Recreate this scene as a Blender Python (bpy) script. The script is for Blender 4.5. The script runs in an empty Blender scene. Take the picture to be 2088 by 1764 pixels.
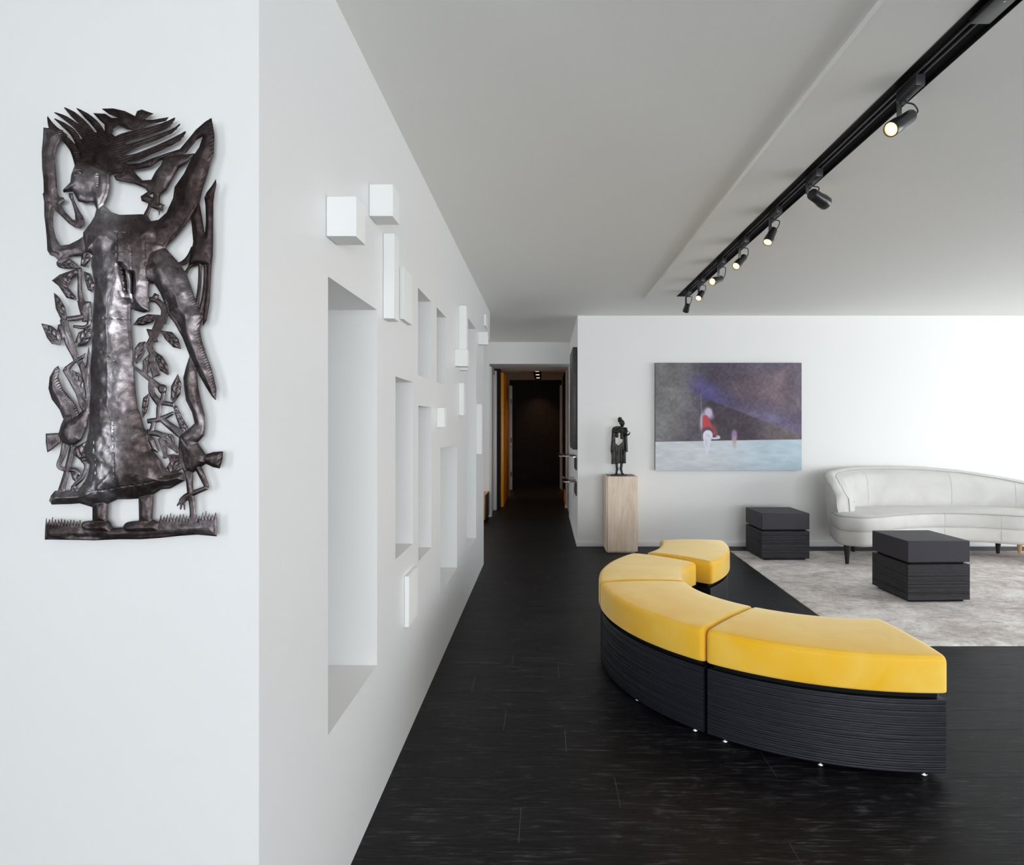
import bpy, bmesh, math, random
import numpy as np
from mathutils import Vector, Matrix, noise as mnoise
random.seed(7)
PI = math.pi
SC = bpy.context.scene
COL = SC.collection
# ------------------------------------------------------------------ camera
F, VX, VY, CH = 1300.0, 1112.0, 866.0, 1.3
cd = bpy.data.cameras.new('camera'); cam = bpy.data.objects.new('camera', cd); COL.objects.link(cam)
cd.sensor_fit = 'HORIZONTAL'; cd.sensor_width = 36; cd.lens = F/2088*36
cd.shift_x = -(VX-1044)/2088; cd.shift_y = -(882-VY)/2088; cd.clip_start = .05; cd.clip_end = 100
cam.location = (0, 0, CH); cam.rotation_euler = (PI/2, 0, 0); SC.camera = cam
def at(px, py, Y):
    return Vector(((px-VX)*Y/F, Y, CH-(py-VY)*Y/F))
# ------------------------------------------------------------------ materials
def lin(c): return tuple(((v/255+.055)/1.055)**2.4 if v/255 > .04045 else v/255/12.92 for v in c)
class NT:
    def __init__(s, name):
        s.m = bpy.data.materials.new(name); s.m.use_nodes = True
        s.t = s.m.node_tree; s.b = s.t.nodes['Principled BSDF']; s.out = s.t.nodes['Material Output']
    def n(s, kind, **kw):
        nd = s.t.nodes.new(kind)
        for k, v in kw.items():
            if k.startswith('i_'):
                key = k[2:].replace('_', ' ')
                s.set(nd, key, v)
            else: setattr(nd, k, v)
        return nd
    def set(s, nd, key, v):
        sock = nd.inputs[int(key)] if key.isdigit() else nd.inputs[key]
        if isinstance(v, bpy.types.NodeSocket): s.t.links.new(v, sock)
        elif isinstance(v, bpy.types.Node): s.t.links.new(v.outputs[0], sock)
        else:
            if isinstance(v, (tuple, list)) and len(v) == 3 and sock.type == 'RGBA': v = (*v, 1)
            sock.default_value = v
    def p(s, **kw):
        for k, v in kw.items(): s.set(s.b, k.replace('_', ' '), v)
        return s
    def math(s, op, a, b=0.0, c=0.0):
        nd = s.n('ShaderNodeMath', operation=op); s.set(nd, '0', a); s.set(nd, '1', b); s.set(nd, '2', c); return nd
    def mapping(s, scale=(1, 1, 1), coord='Object', rot=(0, 0, 0)):
        tc = s.n('ShaderNodeTexCoord'); mp = s.n('ShaderNodeMapping')
        s.t.links.new(tc.outputs[coord], mp.inputs['Vector'])
        mp.inputs['Scale'].default_value = scale; mp.inputs['Rotation'].default_value = rot
        return mp
    def noise(s, vec, scale=5, detail=4, rough=.5, dist=0):
        nd = s.n('ShaderNodeTexNoise'); s.set(nd, 'Vector', vec); s.set(nd, 'Scale', scale); s.set(nd, 'Detail', detail)
        s.set(nd, 'Roughness', rough); s.set(nd, 'Distortion', dist); return nd
    def ramp(s, fac, stops):
        nd = s.n('ShaderNodeValToRGB'); s.set(nd, 'Fac', fac); e = nd.color_ramp.elements
        while len(e) < len(stops): e.new(.5)
        for el, (p, c) in zip(e, stops):
            el.position = p; el.color = (*c, 1) if isinstance(c, (tuple, list)) else (c, c, c, 1)
        return nd
    def mix(s, fac, a, b, mode='MIX'):
        nd = s.n('ShaderNodeMix', data_type='RGBA', blend_type=mode); s.set(nd, '0', fac); s.set(nd, '6', a); s.set(nd, '7', b)
        return nd.outputs[2]
    def bump(s, h, strength=.3, dist=.01):
        nd = s.n('ShaderNodeBump'); s.set(nd, 'Height', h); nd.inputs['Strength'].default_value = strength
        nd.inputs['Distance'].default_value = dist; s.set(s.b, 'Normal', nd.outputs[0]); return nd
M = {}
def plain(name, c, rough=.5, metal=0, spec=.5, emit=None, es=0):
    t = NT(name); t.p(Base_Color=c, Roughness=rough, Metallic=metal)
    t.b.inputs['Specular IOR Level'].default_value = spec
    if emit: t.p(Emission_Color=emit, Emission_Strength=es)
    M[name] = t.m; return t
def paint(name, c, rough=.55):
    t = plain(name, c, rough, spec=.3); n = t.noise(t.mapping((1, 1, 1)), 260, 3)
    t.bump(n, .04, .002)
    return t
paint('wall_paint', lin((238, 238, 236))); paint('niche_wall_paint', lin((222, 222, 221)), .38)
paint('ceiling_paint', lin((241, 241, 237)), .8); paint('block_paint', lin((230, 231, 229)), .45)
paint('skirting_paint', lin((232, 232, 232)), .4)
plain('frame_grey', lin((120, 120, 122)), .4)
plain('frame_white', lin((216, 214, 212)), .4)
plain('black_metal', (.012, .012, .013), .32, 0, .5)
plain('black_flat', (.005, .005, .005), .7, spec=.15)
plain('rail_grey', (.13, .125, .135), .35, .2)
plain('adapter_black', (.032, .031, .034), .34)
plain('chrome', (.8, .8, .82), .12, 1)
plain('cable_black', (.01, .01, .01), .35)
plain('orange_lacquer', lin((248, 160, 14)), .35)
plain('white_plate', lin((222, 214, 208)), .5)
plain('pale_wood', lin((205, 160, 110)), .5)
plain('legs_black', (.012, .011, .012), .35)
plain('lens_glow', (1, .7, .35), .3, emit=(1, .48, .13), es=2.2); plain('bulb_glow', (1, .8, .5), .3, emit=(1, .78, .48), es=12)
plain('lens_glow_dim', (1, .6, .3), .3, emit=(1, .50, .20), es=1.6)
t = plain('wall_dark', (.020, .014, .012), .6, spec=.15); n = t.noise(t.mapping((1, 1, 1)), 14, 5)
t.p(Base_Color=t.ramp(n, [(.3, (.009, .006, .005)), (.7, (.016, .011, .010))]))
t = plain('dark_panel', (.03, .026, .026), .45); n = t.noise(t.mapping((3, 3, 3)), 6, 6)
t.p(Base_Color=t.ramp(n, [(.3, (.02, .017, .017)), (.7, (.05, .045, .046))])); t.bump(n, .2, .002)
t = NT('shelf_glass'); g = t.n('ShaderNodeBsdfGlass'); g.inputs['Color'].default_value = (.86, .84, .85, 1); g.inputs['Roughness'].default_value = .02
t.t.links.new(g.outputs[0], t.out.inputs[0]); M['shelf_glass'] = t.m
# floor planks
t = NT('floor_wood')
gr = t.noise(t.mapping((1.2, 26, 1)), 5, 9, .62, .6)
gr2 = t.noise(t.mapping((2.0, 7, 1)), 3.2, 10, .68, 1.6)
tone = t.n('ShaderNodeAttribute', attribute_name='tone')
fac = t.math('ADD', t.math('MULTIPLY', gr, .5), t.math('MULTIPLY', gr2, .5))
c = t.ramp(fac, [(.34, (.0014, .0013, .0019)), (.46, (.0040, .0036, .0050)), (.54, (.0090, .0084, .0104)), (.62, (.050, .048, .052)), (.70, (.085, .082, .087))])
v = t.math('MULTIPLY_ADD', tone.outputs['Fac'], .55, .72)
cc = t.n('ShaderNodeVectorMath', operation='SCALE'); t.set(cc, '0', c); t.set(cc, 'Scale', v)
t.p(Base_Color=cc.outputs[0], Roughness=t.ramp(gr2, [(.3, .40), (.7, .52)]))
t.b.inputs['Specular IOR Level'].default_value = .17
t.bump(fac, .5, .0035); M['floor_wood'] = t.m
plain('floor_groove', (.22, .21, .22), .6)
# bench / table woods
def ribwood(name, a, b, rough, blue=0):
    t = NT(name); n1 = t.noise(t.mapping((3, 3, 95)), 4, 7, .6, .3); n2 = t.noise(t.mapping((5, 5, 9)), 3, 5, .6)
    f = t.math('MULTIPLY_ADD', n1, .75, t.math('MULTIPLY', n2, .25))
    t.p(Base_Color=t.ramp(f, [(.32, a), (.70, b)]), Roughness=rough); t.b.inputs['Specular IOR Level'].default_value = .32; t.bump(f, .5, .004); M[name] = t.m
ribwood('bench_wood', (.0036, .0040, .0062), (.014, .016, .025), .42)
ribwood('table_ribwood', (.0080, .0072, .0088), (.042, .038, .044), .58)
t = plain('table_top_satin', lin((52, 49, 56)), .55, spec=.32); n = t.noise(t.mapping((1, 1, 1)), 300, 2); t.bump(n, .05, .001)
# velvets
def velvet(name, a, b, sheen, sr, tint):
    t = NT(name); n1 = t.noise(t.mapping((1, 1, 1)), 3.2, 4, .55, .8); n2 = t.noise(t.mapping((1, 1, .12)), 210, 3)
    t.p(Base_Color=t.ramp(n1, [(.36, a), (.66, b)]), Roughness=.72, Sheen_Weight=sheen, Sheen_Roughness=sr, Sheen_Tint=tint)
    t.b.inputs['Specular IOR Level'].default_value = .2; t.bump(n2, .10, .001); M[name] = t.m
velvet('yellow_velvet', (.88, .48, .020), (.90, .58, .095), .9, .38, (1, .90, .62))
velvet('white_velvet', lin((204, 202, 198)), lin((214, 212, 209)), .12, .4, (1, 1, 1))
plain('white_piping', lin((176, 173, 169)), .6); plain('seam_line', lin((178, 176, 172)), .7)
# rug
t = NT('rug_pile'); mp = t.mapping((1, 1.25, 1)); n1 = t.noise(mp, 2.4, 13, .74, .8); n2 = t.noise(t.mapping((1, 1.7, 1)), 14, 10, .80, .9); n3 = t.noise(mp, 260, 2)
f = t.math('ADD', t.math('MULTIPLY', n1, .55), t.math('MULTIPLY', n2, .45))
c = t.ramp(f, [(.34, lin((146, 134, 129))), (.45, lin((194, 184, 178))), (.52, lin((224, 217, 212))), (.61, lin((252, 249, 244)))])
t.p(Base_Color=c, Roughness=.95, Sheen_Weight=.1); t.b.inputs['Specular IOR Level'].default_value = .1
t.bump(t.math('ADD', n3, f), .5, .004); M['rug_pile'] = t.m
# travertine-like pedestal
t = NT('pedestal_stone'); n1 = t.noise(t.mapping((16, 3, 2.2)), 1.6, 9, .62, .5); n2 = t.noise(t.mapping((1, 1, 1)), 90, 5)
c = t.ramp(n1, [(.3, lin((218, 193, 168))), (.5, lin((236, 214, 191))), (.7, lin((248, 231, 212)))])
t.p(Base_Color=t.mix(t.math('MULTIPLY', n2, .25), c.outputs[0], (*lin((165, 145, 128)), 1)), Roughness=.5); t.bump(n2, .15, .002); M['pedestal_stone'] = t.m
plain('pedestal_inset', lin((88, 84, 80)), .45)
# bronze
t = NT('bronze'); n = t.noise(t.mapping((1, 1, 1)), 30, 6, .6); t.p(Base_Color=t.ramp(n, [(.3, (.018, .017, .016)), (.7, (.055, .052, .048))]), Metallic=.75, Roughness=.42)
t.bump(t.noise(t.mapping((1, 1, 1)), 90, 4), .4, .003); M['bronze'] = t.m
# hammered iron
t = NT('hammered_iron'); n = t.noise(t.mapping((1, 1, 1)), 11, 8, .62, .4); n2 = t.noise(t.mapping((1, 1, 1)), 75, 6, .65)
f = t.math('ADD', t.math('MULTIPLY', n, .6), t.math('MULTIPLY', n2, .4))
pol = t.n('ShaderNodeAttribute', attribute_name='polish_shade')  # polished and patinated parts, plus the shade painted on the robe's far side
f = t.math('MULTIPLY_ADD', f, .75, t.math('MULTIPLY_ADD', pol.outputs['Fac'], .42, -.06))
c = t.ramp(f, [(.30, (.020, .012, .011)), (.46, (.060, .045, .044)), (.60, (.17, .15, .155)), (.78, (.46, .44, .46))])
t.p(Base_Color=c, Metallic=.9, Roughness=t.ramp(f, [(.32, .48), (.68, .27)])); t.bump(t.math('ADD', n2, t.math('MULTIPLY', t.noise(t.mapping((1, 1, 1)), 42, 3), 1.2)), .22, .003)
M['hammered_iron'] = t.m
# painted canvas
t = NT('painted_canvas'); a = t.n('ShaderNodeVertexColor', layer_name='art'); n = t.noise(t.mapping((1, 1, 1)), 180, 5, .6)
t.p(Base_Color=a.outputs[0], Roughness=.5); t.bump(n, .25, .003); M['painted_canvas'] = t.m
plain('canvas_edge', lin((70, 66, 70)), .7)
# ------------------------------------------------------------------ mesh helpers
def fin(name, bm, mat, parent=None, smooth=None, loc=None, rot=None):
    if smooth is not None:
        bm.normal_update()
        for f in bm.faces: f.smooth = True
        lim = math.radians(smooth)
        for e in bm.edges:
            if len(e.link_faces) == 2: e.smooth = e.calc_face_angle(0) < lim
            else: e.smooth = True
    me = bpy.data.meshes.new(name); bm.to_mesh(me); bm.free()
    o = bpy.data.objects.new(name, me); COL.objects.link(o)
    for m in (mat if isinstance(mat, (list, tuple)) else [mat]): me.materials.append(M[m])
    if parent: o.parent = parent
    if loc: o.location = loc
    if rot: o.rotation_euler = rot
    return o
def box(bm, x0, x1, y0, y1, z0, z1, bev=0, seg=2, mi=0):
    vs = [bm.verts.new(p) for p in ((x0,y0,z0),(x1,y0,z0),(x1,y1,z0),(x0,y1,z0),(x0,y0,z1),(x1,y0,z1),(x1,y1,z1),(x0,y1,z1))]
    fs = [bm.faces.new([vs[i] for i in q]) for q in ((3,2,1,0),(4,5,6,7),(0,1,5,4),(1,2,6,5),(2,3,7,6),(3,0,4,7))]
    for f in fs: f.material_index = mi
    if bev:
        es = list({e for f in fs for e in f.edges})
        bmesh.ops.bevel(bm, geom=es, offset=bev, segments=seg, profile=.5, affect='EDGES')
    return vs
def bx(name, x0, x1, y0, y1, z0, z1, mat, parent=None, bev=0, seg=2):
    """box object whose origin sits at the centre of its bottom"""
    cx, cy = (x0+x1)/2, (y0+y1)/2
    bm = bmesh.new(); box(bm, x0-cx, x1-cx, y0-cy, y1-cy, 0, z1-z0, bev, seg)
    o = fin(name, bm, mat, parent, 40 if bev else None)
    o.location = (cx, cy, z0)
    if parent: o.location = Vector((cx, cy, z0)) - Vector(parent.location) if parent.parent is None else Vector((cx, cy, z0))
    return o
def tube(bm, pts, rad, seg=10, caps=True):
    pts = [Vector(p) for p in pts]; n = len(pts)
    if not hasattr(rad, '__len__'): rad = [rad]*n
    rings = []; up = None
    for i, p in enumerate(pts):
        d = (pts[min(i+1, n-1)]-pts[max(i-1, 0)]).normalized()
        if up is None: up = Vector((0, 0, 1)) if abs(d.z) < .9 else Vector((0, 1, 0))
        a = up - d*up.dot(d)
        if a.length < 1e-5: a = Vector((1, 0, 0)) - d*d.x
        a.normalize(); up = a; b = d.cross(a)
        rings.append([bm.verts.new(p + (a*math.cos(k*2*PI/seg) + b*math.sin(k*2*PI/seg))*rad[i]) for k in range(seg)])
    for r, s in zip(rings, rings[1:]):
        for k in range(seg): bm.faces.new((r[k], r[(k+1) % seg], s[(k+1) % seg], s[k]))
    if caps: bm.faces.new(rings[0][::-1]); bm.faces.new(rings[-1])
def ellip(bm, c, r, rot=None, u=20, v=12):
    mt = Matrix.Translation(c) @ (rot.to_4x4() if rot else Matrix.Identity(4)) @ Matrix.Diagonal((*r, 1))
    bmesh.ops.create_uvsphere(bm, u_segments=u, v_segments=v, radius=1, matrix=mt)
def loft(bm, rings, cap=True, closed=True):
    R = [[bm.verts.new(p) for p in r] for r in rings]; m = len(R[0])
    for a, b in zip(R, R[1:]):
        for k in range(m if closed else m-1): bm.faces.new((a[k], a[(k+1) % m], b[(k+1) % m], b[k]))
    if cap: bm.faces.new(R[0][::-1]); bm.faces.new(R[-1])
    return R
def crom(P, per=8, closed=False):
    P = [Vector(p) for p in P]; out = []; n = len(P)
    g = (lambda i: P[i % n]) if closed else (lambda i: P[max(0, min(n-1, i))])
    for i in range(n if closed else n-1):
        a, b, c, d = g(i-1), g(i), g(i+1), g(i+2)
        for k in range(per):
            t = k/per
            out.append(.5*((2*b)+(c-a)*t+(2*a-5*b+4*c-d)*t*t+(-a+3*b-3*c+d)*t**3))
    if not closed: out.append(P[-1])
    return out
def thing(name, label, cat, loc=(0, 0, 0), rz=0, group=None):
    o = bpy.data.objects.new(name, None); COL.objects.link(o); o.location = loc; o.rotation_euler = (0, 0, rz)
    o.empty_display_size = .05
    return tag(o, label, cat, group)
def tag(o, label, cat, group=None):
    o['label'] = label; o['category'] = cat
    if group: o['group'] = group
    return o
def struct(o): o['kind'] = 'structure'; return o
def sbox(name, x0, x1, y0, y1, z0, z1, mat, bev=0): return struct(bx(name, x0, x1, y0, y1, z0, z1, mat, None, bev))
# ------------------------------------------------------------------ the room shell
ZC = 2.464            # main ceiling
ZP = 2.442            # dropped panel
XL = -.575            # niche wall plane
YW = 6.81             # far wall plane
XH = .346             # hall right wall plane
X0, X1, Y0, Y1 = -3.2, 8.2, -5.0, 13.5
# floor of individual planks
bm = bmesh.new(); tone = bm.loops.layers.float.new('tone')
known = {-1: [.758], 0: [-.083, 1.32], 1: [.255], 2: [.854], 3: [.083], 4: [-.178], 6: [-.36], 7: [.07], 8: [-.18], 13: [-.188], 14: [.107], 16: [-.077], 17: [-.33], 18: [.02]}
rnd = random.Random(11)
k0 = int(math.floor((Y0-1.979)/.185)); y = 1.979+k0*.185; k = k0
def quad(bm, ps, mi=0, tn=0):
    f = bm.faces.new([bm.verts.new(p) for p in ps]); f.material_index = mi
    for l in f.loops: l[tone] = tn
while y < Y1:
    js = known.get(k, [rnd.uniform(X0, X0+1.9)])
    allj = set()
    for j in js:
        for s in (-1, 1):
            q = j
            while X0 < q < X1 and not any(abs(q-a) < .6 for a in allj if a != q):
                allj.add(round(q, 4)); q += s*rnd.uniform(1.5, 2.1)
    xs = [X0]+sorted(allj)+[X1]
    for a, b in zip(xs, xs[1:]):
        quad(bm, ((a+.0008, max(y, Y0)+.0006, 0), (b-.0008, max(y, Y0)+.0006, 0), (b-.0008, y+.1844, 0), (a+.0008, y+.1844, 0)), 0, rnd.random())
    y += .185; k += 1
quad(bm, ((X0, Y0, -.0015), (X1, Y0, -.0015), (X1, Y1, -.0015), (X0, Y1, -.0015)), 1)
box(bm, X0, X1, Y0, Y1, -.12, -.004, mi=1)
struct(fin('floor', bm, ['floor_wood', 'floor_groove']))
# ceiling (one mesh, with dropped panel and the slot for the track)
TX0, TX1, TYE = 1.166, 1.284, 5.68
bm = bmesh.new()
box(bm, X0, X1, Y0, 9.0, ZC, ZC+.12)
struct(fin('ceiling', bm, 'ceiling_paint'))
bm = bmesh.new()
box(bm, .9135, TX0, Y0, 5.84, ZP, ZC); box(bm, TX1, 1.57, Y0, 5.84, ZP, ZC); box(bm, TX0, TX1, TYE, 5.84, ZP, ZC)
struct(fin('trim_1', bm, 'ceiling_paint'))
# niche wall with recessed niches
N = [(1.687, 2.179, .478, 1.692), (2.446, 2.768, .783, 1.485), (2.878, 3.208, 1.524, 1.919), (3.372, 3.691, 1.525, 1.921),
     (2.886, 3.215, .681, 1.387), (3.493, 4.153, .370, 1.172), (4.643, 5.294, .360, 2.093)]
YA, YB = 1.28, 5.945
ys = sorted({YA, YB, *[n[0] for n in N], *[n[1] for n in N]}); zs = sorted({0, ZC, *[n[2] for n in N], *[n[3] for n in N]})
bm = bmesh.new(); D = .24
vc = {}
def V(x, y, z):
    key = (round(x, 4), round(y, 4), round(z, 4))
    if key not in vc: vc[key] = bm.verts.new((x, y, z))
    return vc[key]
def q4(*p): bm.faces.new([V(*a) for a in p])
for a, b in zip(ys, ys[1:]):
    for c_, d_ in zip(zs, zs[1:]):
        inn = any(n[0] <= a and b <= n[1] and n[2] <= c_ and d_ <= n[3] for n in N)
        x = XL-D if inn else XL
        q4((x, a, c_), (x, b, c_), (x, b, d_), (x, a, d_))
for (a, b, c_, d_) in N:
    yy = [y for y in ys if a <= y <= b]; zz = [z for z in zs if c_ <= z <= d_]
    for u, v_ in zip(yy, yy[1:]):
        q4((XL, u, c_), (XL, v_, c_), (XL-D, v_, c_), (XL-D, u, c_)); q4((XL, u, d_), (XL-D, u, d_), (XL-D, v_, d_), (XL, v_, d_))
    for u, v_ in zip(zz, zz[1:]):
        q4((XL, b, u), (XL, b, v_), (XL-D, b, v_), (XL-D, b, u)); q4((XL, a, u), (XL-D, a, u), (XL-D, a, v_), (XL, a, v_))
# outer closure of this wall block (art wall face is its own object in front)
q4((XL, YB, 0), (XL-.45, YB, 0), (XL-.45, YB, ZC), (XL, YB, ZC))
q4((XL, YA, 0), (XL, YA, ZC), (X0, YA, ZC), (X0, YA, 0)); q4((X0, YA, 0), (X0, YA, ZC), (X0, YB, ZC), (X0, YB, 0)); q4((XL-.45, YB, 0), (X0, YB, 0), (X0, YB, ZC), (XL-.45, YB, ZC))
bmesh.ops.recalc_face_normals(bm, faces=bm.faces)
struct(fin('wall_left', bm, 'niche_wall_paint'))
sbox('wall_bulkhead', XL-.30, XL-.0005, YB+.0005, 6.62, 2.166, ZC, 'niche_wall_paint')
sbox('wall_far', XH, X1, YW, YW+.2, 0, ZC, 'wall_paint')
sbox('wall_hall_right', XH, XH+.2, YW+.2, 13.5, 0, ZC, 'wall_paint')
# wall at the end of the hall with the corridor opening
sbox('wall_hall_end', X0, -.79, 9.0, 9.12, 0, ZC, 'wall_paint')
sbox('wall_header', -.79, XH, 9.0, 10.28, 2.158, ZC, 'wall_paint')
sbox('wall_corridor_left', -1.0, -.79, 9.12, 13.5, 0, 2.3, 'wall_paint')
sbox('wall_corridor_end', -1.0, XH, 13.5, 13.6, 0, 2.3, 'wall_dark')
sbox('ceiling_corridor', -.79, XH, 10.28, 13.5, 2.245, 2.36, 'ceiling_paint')
# baseboards
sbox('baseboard_far', XH-.012, X1-.15, YW-.014, YW-.0005, 0, .047, 'skirting_paint', .002)
sbox('baseboard_hall', XH-.014, XH-.0005, YW, 8.99, 0, .047, 'skirting_paint', .002)
# ------------------------------------------------------------------ windows out of frame: right wall and behind the camera
def win_wall(name, wn, axis, pos, a0, a1, o0, o1, z0, z1, th=.2, n=4, mat='wall_paint'):
    """wall along axis ('y' = runs along Y at x=pos) with one wide glazed opening"""
    def b(bm, u0, u1, w0, w1, zz0, zz1):
        if axis == 'y': box(bm, w0, w1, u0, u1, zz0, zz1)
        else: box(bm, u0, u1, w0, w1, zz0, zz1)
    bm = bmesh.new()
    for u0, u1, c0, c1 in ((a0, o0, 0, ZC), (o1, a1, 0, ZC), (o0, o1, 0, z0), (o0, o1, z1, ZC)):
        b(bm, u0, u1, pos, pos+th, c0, c1)
    struct(fin(name, bm, mat))
    bm = bmesh.new(); w = .05
    for i in range(n+1):
        u = o0+(o1-o0-w)*i/n; b(bm, u, u+w, pos+.06, pos+.12, z0, z1)
    b(bm, o0, o1, pos+.06, pos+.12, z0, z0+w); b(bm, o0, o1, pos+.06, pos+.12, z1-w, z1)
    struct(fin(wn, bm, 'frame_grey'))
win_wall('wall_right', 'window_1', 'y', X1-.2, Y0, YW, -1.0, 5.7, .08, 2.36, n=5)
win_wall('wall_rear', 'window_2', 'x', Y0-.2, X0, X1, -.6, 4.6, .15, 2.36, n=4, mat='dark_panel')  # unseen wall, finish made dark so the iron relief reflects darks
win_wall('wall_rear_left', 'window_4', 'y', X0-.2, Y0, YA, -4.0, -1.4, .15, 2.30, n=2, mat='dark_panel')  # also unseen and darkened for the relief's reflections
win_wall('wall_foyer_left', 'window_3', 'y', X0-.2, YB, 9.12, 7.4, 8.4, 1.0, 2.1, n=1)
# ------------------------------------------------------------------ relief blocks on the niche wall
B = [(1.672, 1.757, 1.7945, 1.899, .079, 'large square white block on the niche wall, nearest and highest above the tall niche'),
     (2.078, 2.171, 1.980, 2.084, .078, 'square white block capping the long narrow upright bar'),
     (2.258, 2.332, 1.676, 1.978, .040, 'long narrow upright white bar hanging below the capping block'),
     (2.513, 2.670, 1.716, 1.922, .018, 'thin upright white slab just right of the long narrow bar'),
     (2.5955, 2.775, .474, .682, .020, 'low slim white slab below all the niches, near the floor'),
     (4.040, 4.125, 1.671, 1.7755, .081, 'deep square white block crossing the upright strip left of the tallest niche'),
     (4.240, 4.330, 1.664, 2.0925, .049, 'upright white strip behind and above the deep square block'),
     (4.240, 4.330, 1.362, 1.577, .032, 'short upright white strip hanging under the deep square block'),
     (3.378, 3.450, 1.286, 1.389, .040, 'small white block at eye level above the low wide niche'),
     (5.430, 5.500, 1.983, 2.090, .085, 'small deep white block at the far top end of the niche wall'),
     (5.970, 6.180, 2.226, 2.333, .018, 'thin white slab high on the bulkhead at the far wall end'),
     (5.335, 5.420, 1.054, 1.472, .041, 'tall slim white block beside the wall end, right of the tallest niche')]
for (a, b, c_, d_, p, lab) in B:
    o = bx('wall_block', XL+.0006, XL+p, a, b, c_, d_, 'block_paint', None, .0012, 1)
    tag(o, lab, 'wall block', 'white relief blocks on the niche wall')
# ------------------------------------------------------------------ corridor joinery
def door_frame(n, x0, x1, y0, y1, z1, mat='frame_white'):
    return sbox(n, x0, x1, y0, y1, 0, z1, mat, .002)
door_frame('trim_2', -.7895, -.757, 9.0, 9.10, 2.12); door_frame('trim_3', -.7895, -.742, 9.70, 9.80, 2.12)
sbox('trim_4', -.7895, -.765, 9.10, 9.70, 2.05, 2.12, 'frame_white')
sbox('baseboard_corner', -.80, -.772, 8.985, 8.9995, 0, .047, 'skirting_paint')
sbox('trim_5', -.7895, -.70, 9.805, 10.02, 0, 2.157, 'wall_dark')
# orange door leaf
d = thing('corridor_door', 'tall orange door leaf standing open along the left side of the corridor', 'door', (-.688, 10.06, 0))
bx('door_leaf', -.716, -.66, 10.06, 11.5, .004, 2.124, 'orange_lacquer', d, .002)
bx('door_handle', -.66, -.652, 11.30, 11.34, .98, 1.06, 'black_metal', d, .001)
# white door with black hinges further in
sbox('trim_6', -.7895, -.665, 11.62, 11.80, 0, 2.12, 'frame_white')
d = thing('corridor_door', 'narrow white door edge with black hinges at the end of the corridor', 'door', (-.70, 12.6, 0))
bx('door_leaf', -.789, -.655, 12.6, 12.66, .01, 2.07, 'frame_white', d, .002)
for z in (.28, .95, 1.72): bx('hinge', -.69, -.664, 12.588, 12.6, z, z+.09, 'black_metal', d)
bx('rail', -.789, -.655, 12.59, 12.6, .86, .87, 'black_metal', d)
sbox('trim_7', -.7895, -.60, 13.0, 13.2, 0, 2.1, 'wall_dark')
# right side of the corridor
sbox('trim_8', .318, XH-.0005, 9.95, 10.10, 0, 2.157, 'frame_white')
sbox('baseboard_corridor', .303, XH-.0005, 9.935, 9.949, 0, .047, 'skirting_paint')
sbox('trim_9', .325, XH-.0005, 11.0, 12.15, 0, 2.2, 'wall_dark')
d = thing('corridor_door', 'pale door leaf with a dark lock plate on the right of the corridor', 'door', (.34, 12.3, 0))
bx('door_leaf', .318, .345, 12.2, 12.25, .01, 2.09, 'white_plate', d, .002)
bx('lock_plate', .322, .334, 12.196, 12.2, .93, 1.08, 'black_metal', d)
d = thing('corridor_door', 'pale narrow door edge behind the one with the lock plate', 'door', (.31, 12.7, 0))
bx('door_leaf', .290, .345, 12.75, 12.79, .01, 2.09, 'white_plate', d, .002)
d = thing('low_cabinet', 'low orange cabinet on the corridor floor against its right wall', 'cabinet', (.33, 10.8, 0))
bx('cabinet_body', .31, .325, 10.25, 10.95, .005, .20, 'orange_lacquer', d, .002)
d = thing('low_cabinet', 'orange low cabinet against the hall wall left of the corridor opening', 'cabinet', (-1.3, 8.75, 0))
bx('cabinet_body', -1.8, -.80, 8.52, 8.985, .03, .36, 'orange_lacquer', d, .002)
bx('door', -1.79, -.81, 8.495, 8.519, .03, .355, 'orange_lacquer', d, .002)
bx('side_panel', -.80, -.79, 8.495, 8.985, .03, .362, 'dark_panel', d, .001)
bx('plinth', -1.78, -.82, 8.54, 8.98, 0, .03, 'black_flat', d)
# recessed lamp strip in the corridor ceiling
d = thing('ceiling_lamp_strip', 'black recessed strip with three small lamps in the corridor ceiling', 'ceiling light', (-.13, 11.9, 2.2445))
bx('housing', -.215, -.075, 11.05, 13.25, 2.238, 2.2445, 'black_flat', d)
for y in (11.2, 11.95, 12.75):
    bm = bmesh.new(); bmesh.ops.create_cone(bm, cap_ends=True, segments=20, radius1=.032, radius2=.036, depth=.006)
    fin('lamp', bm, 'lens_glow' if y > 11.5 else 'lens_glow_dim', d, 40, (-.145+.13, y-11.9, -.0098))
# hall right wall: dark panel, glass shelves, small boxes
o = bx('wall_panel', .297, XH-.001, 6.90, 7.70, 1.03, 2.14, 'dark_panel', None, .003); tag(o, 'large dark wall panel hung on the side wall of the hall', 'artwork')
for (x, y0, y1, z, lab) in ((.150, 7.0, 7.7, .948, 'upper clear glass shelf under the dark panel in the hall'), (.196, 7.0, 7.7, .665, 'lower clear glass shelf near the dark panel in the hall')):
    s = thing('glass_shelf', lab, 'shelf', (XH-.02, 7.35, z), 0, 'glass shelves in the hall')
    bx('shelf_board', x, XH-.001, y0, y1, z, z+.010, 'shelf_glass', s, .001)
    for y in (7.12, 7.58): bx('bracket', XH-.03, XH-.001, y, y+.02, z-.014, z-.0005, 'chrome', s)
o = bx('wall_box', .334, XH-.001, 6.98, 7.42, .80, .935, 'dark_panel', None, .002); tag(o, 'small dark box on the hall wall under the upper glass shelf', 'box', 'dark boxes under the glass shelves')
o = bx('wall_box', .334, XH-.001, 6.98, 7.42, .52, .649, 'dark_panel', None, .002); tag(o, 'small dark box on the hall wall under the lower glass shelf', 'box', 'dark boxes under the glass shelves')
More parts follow.
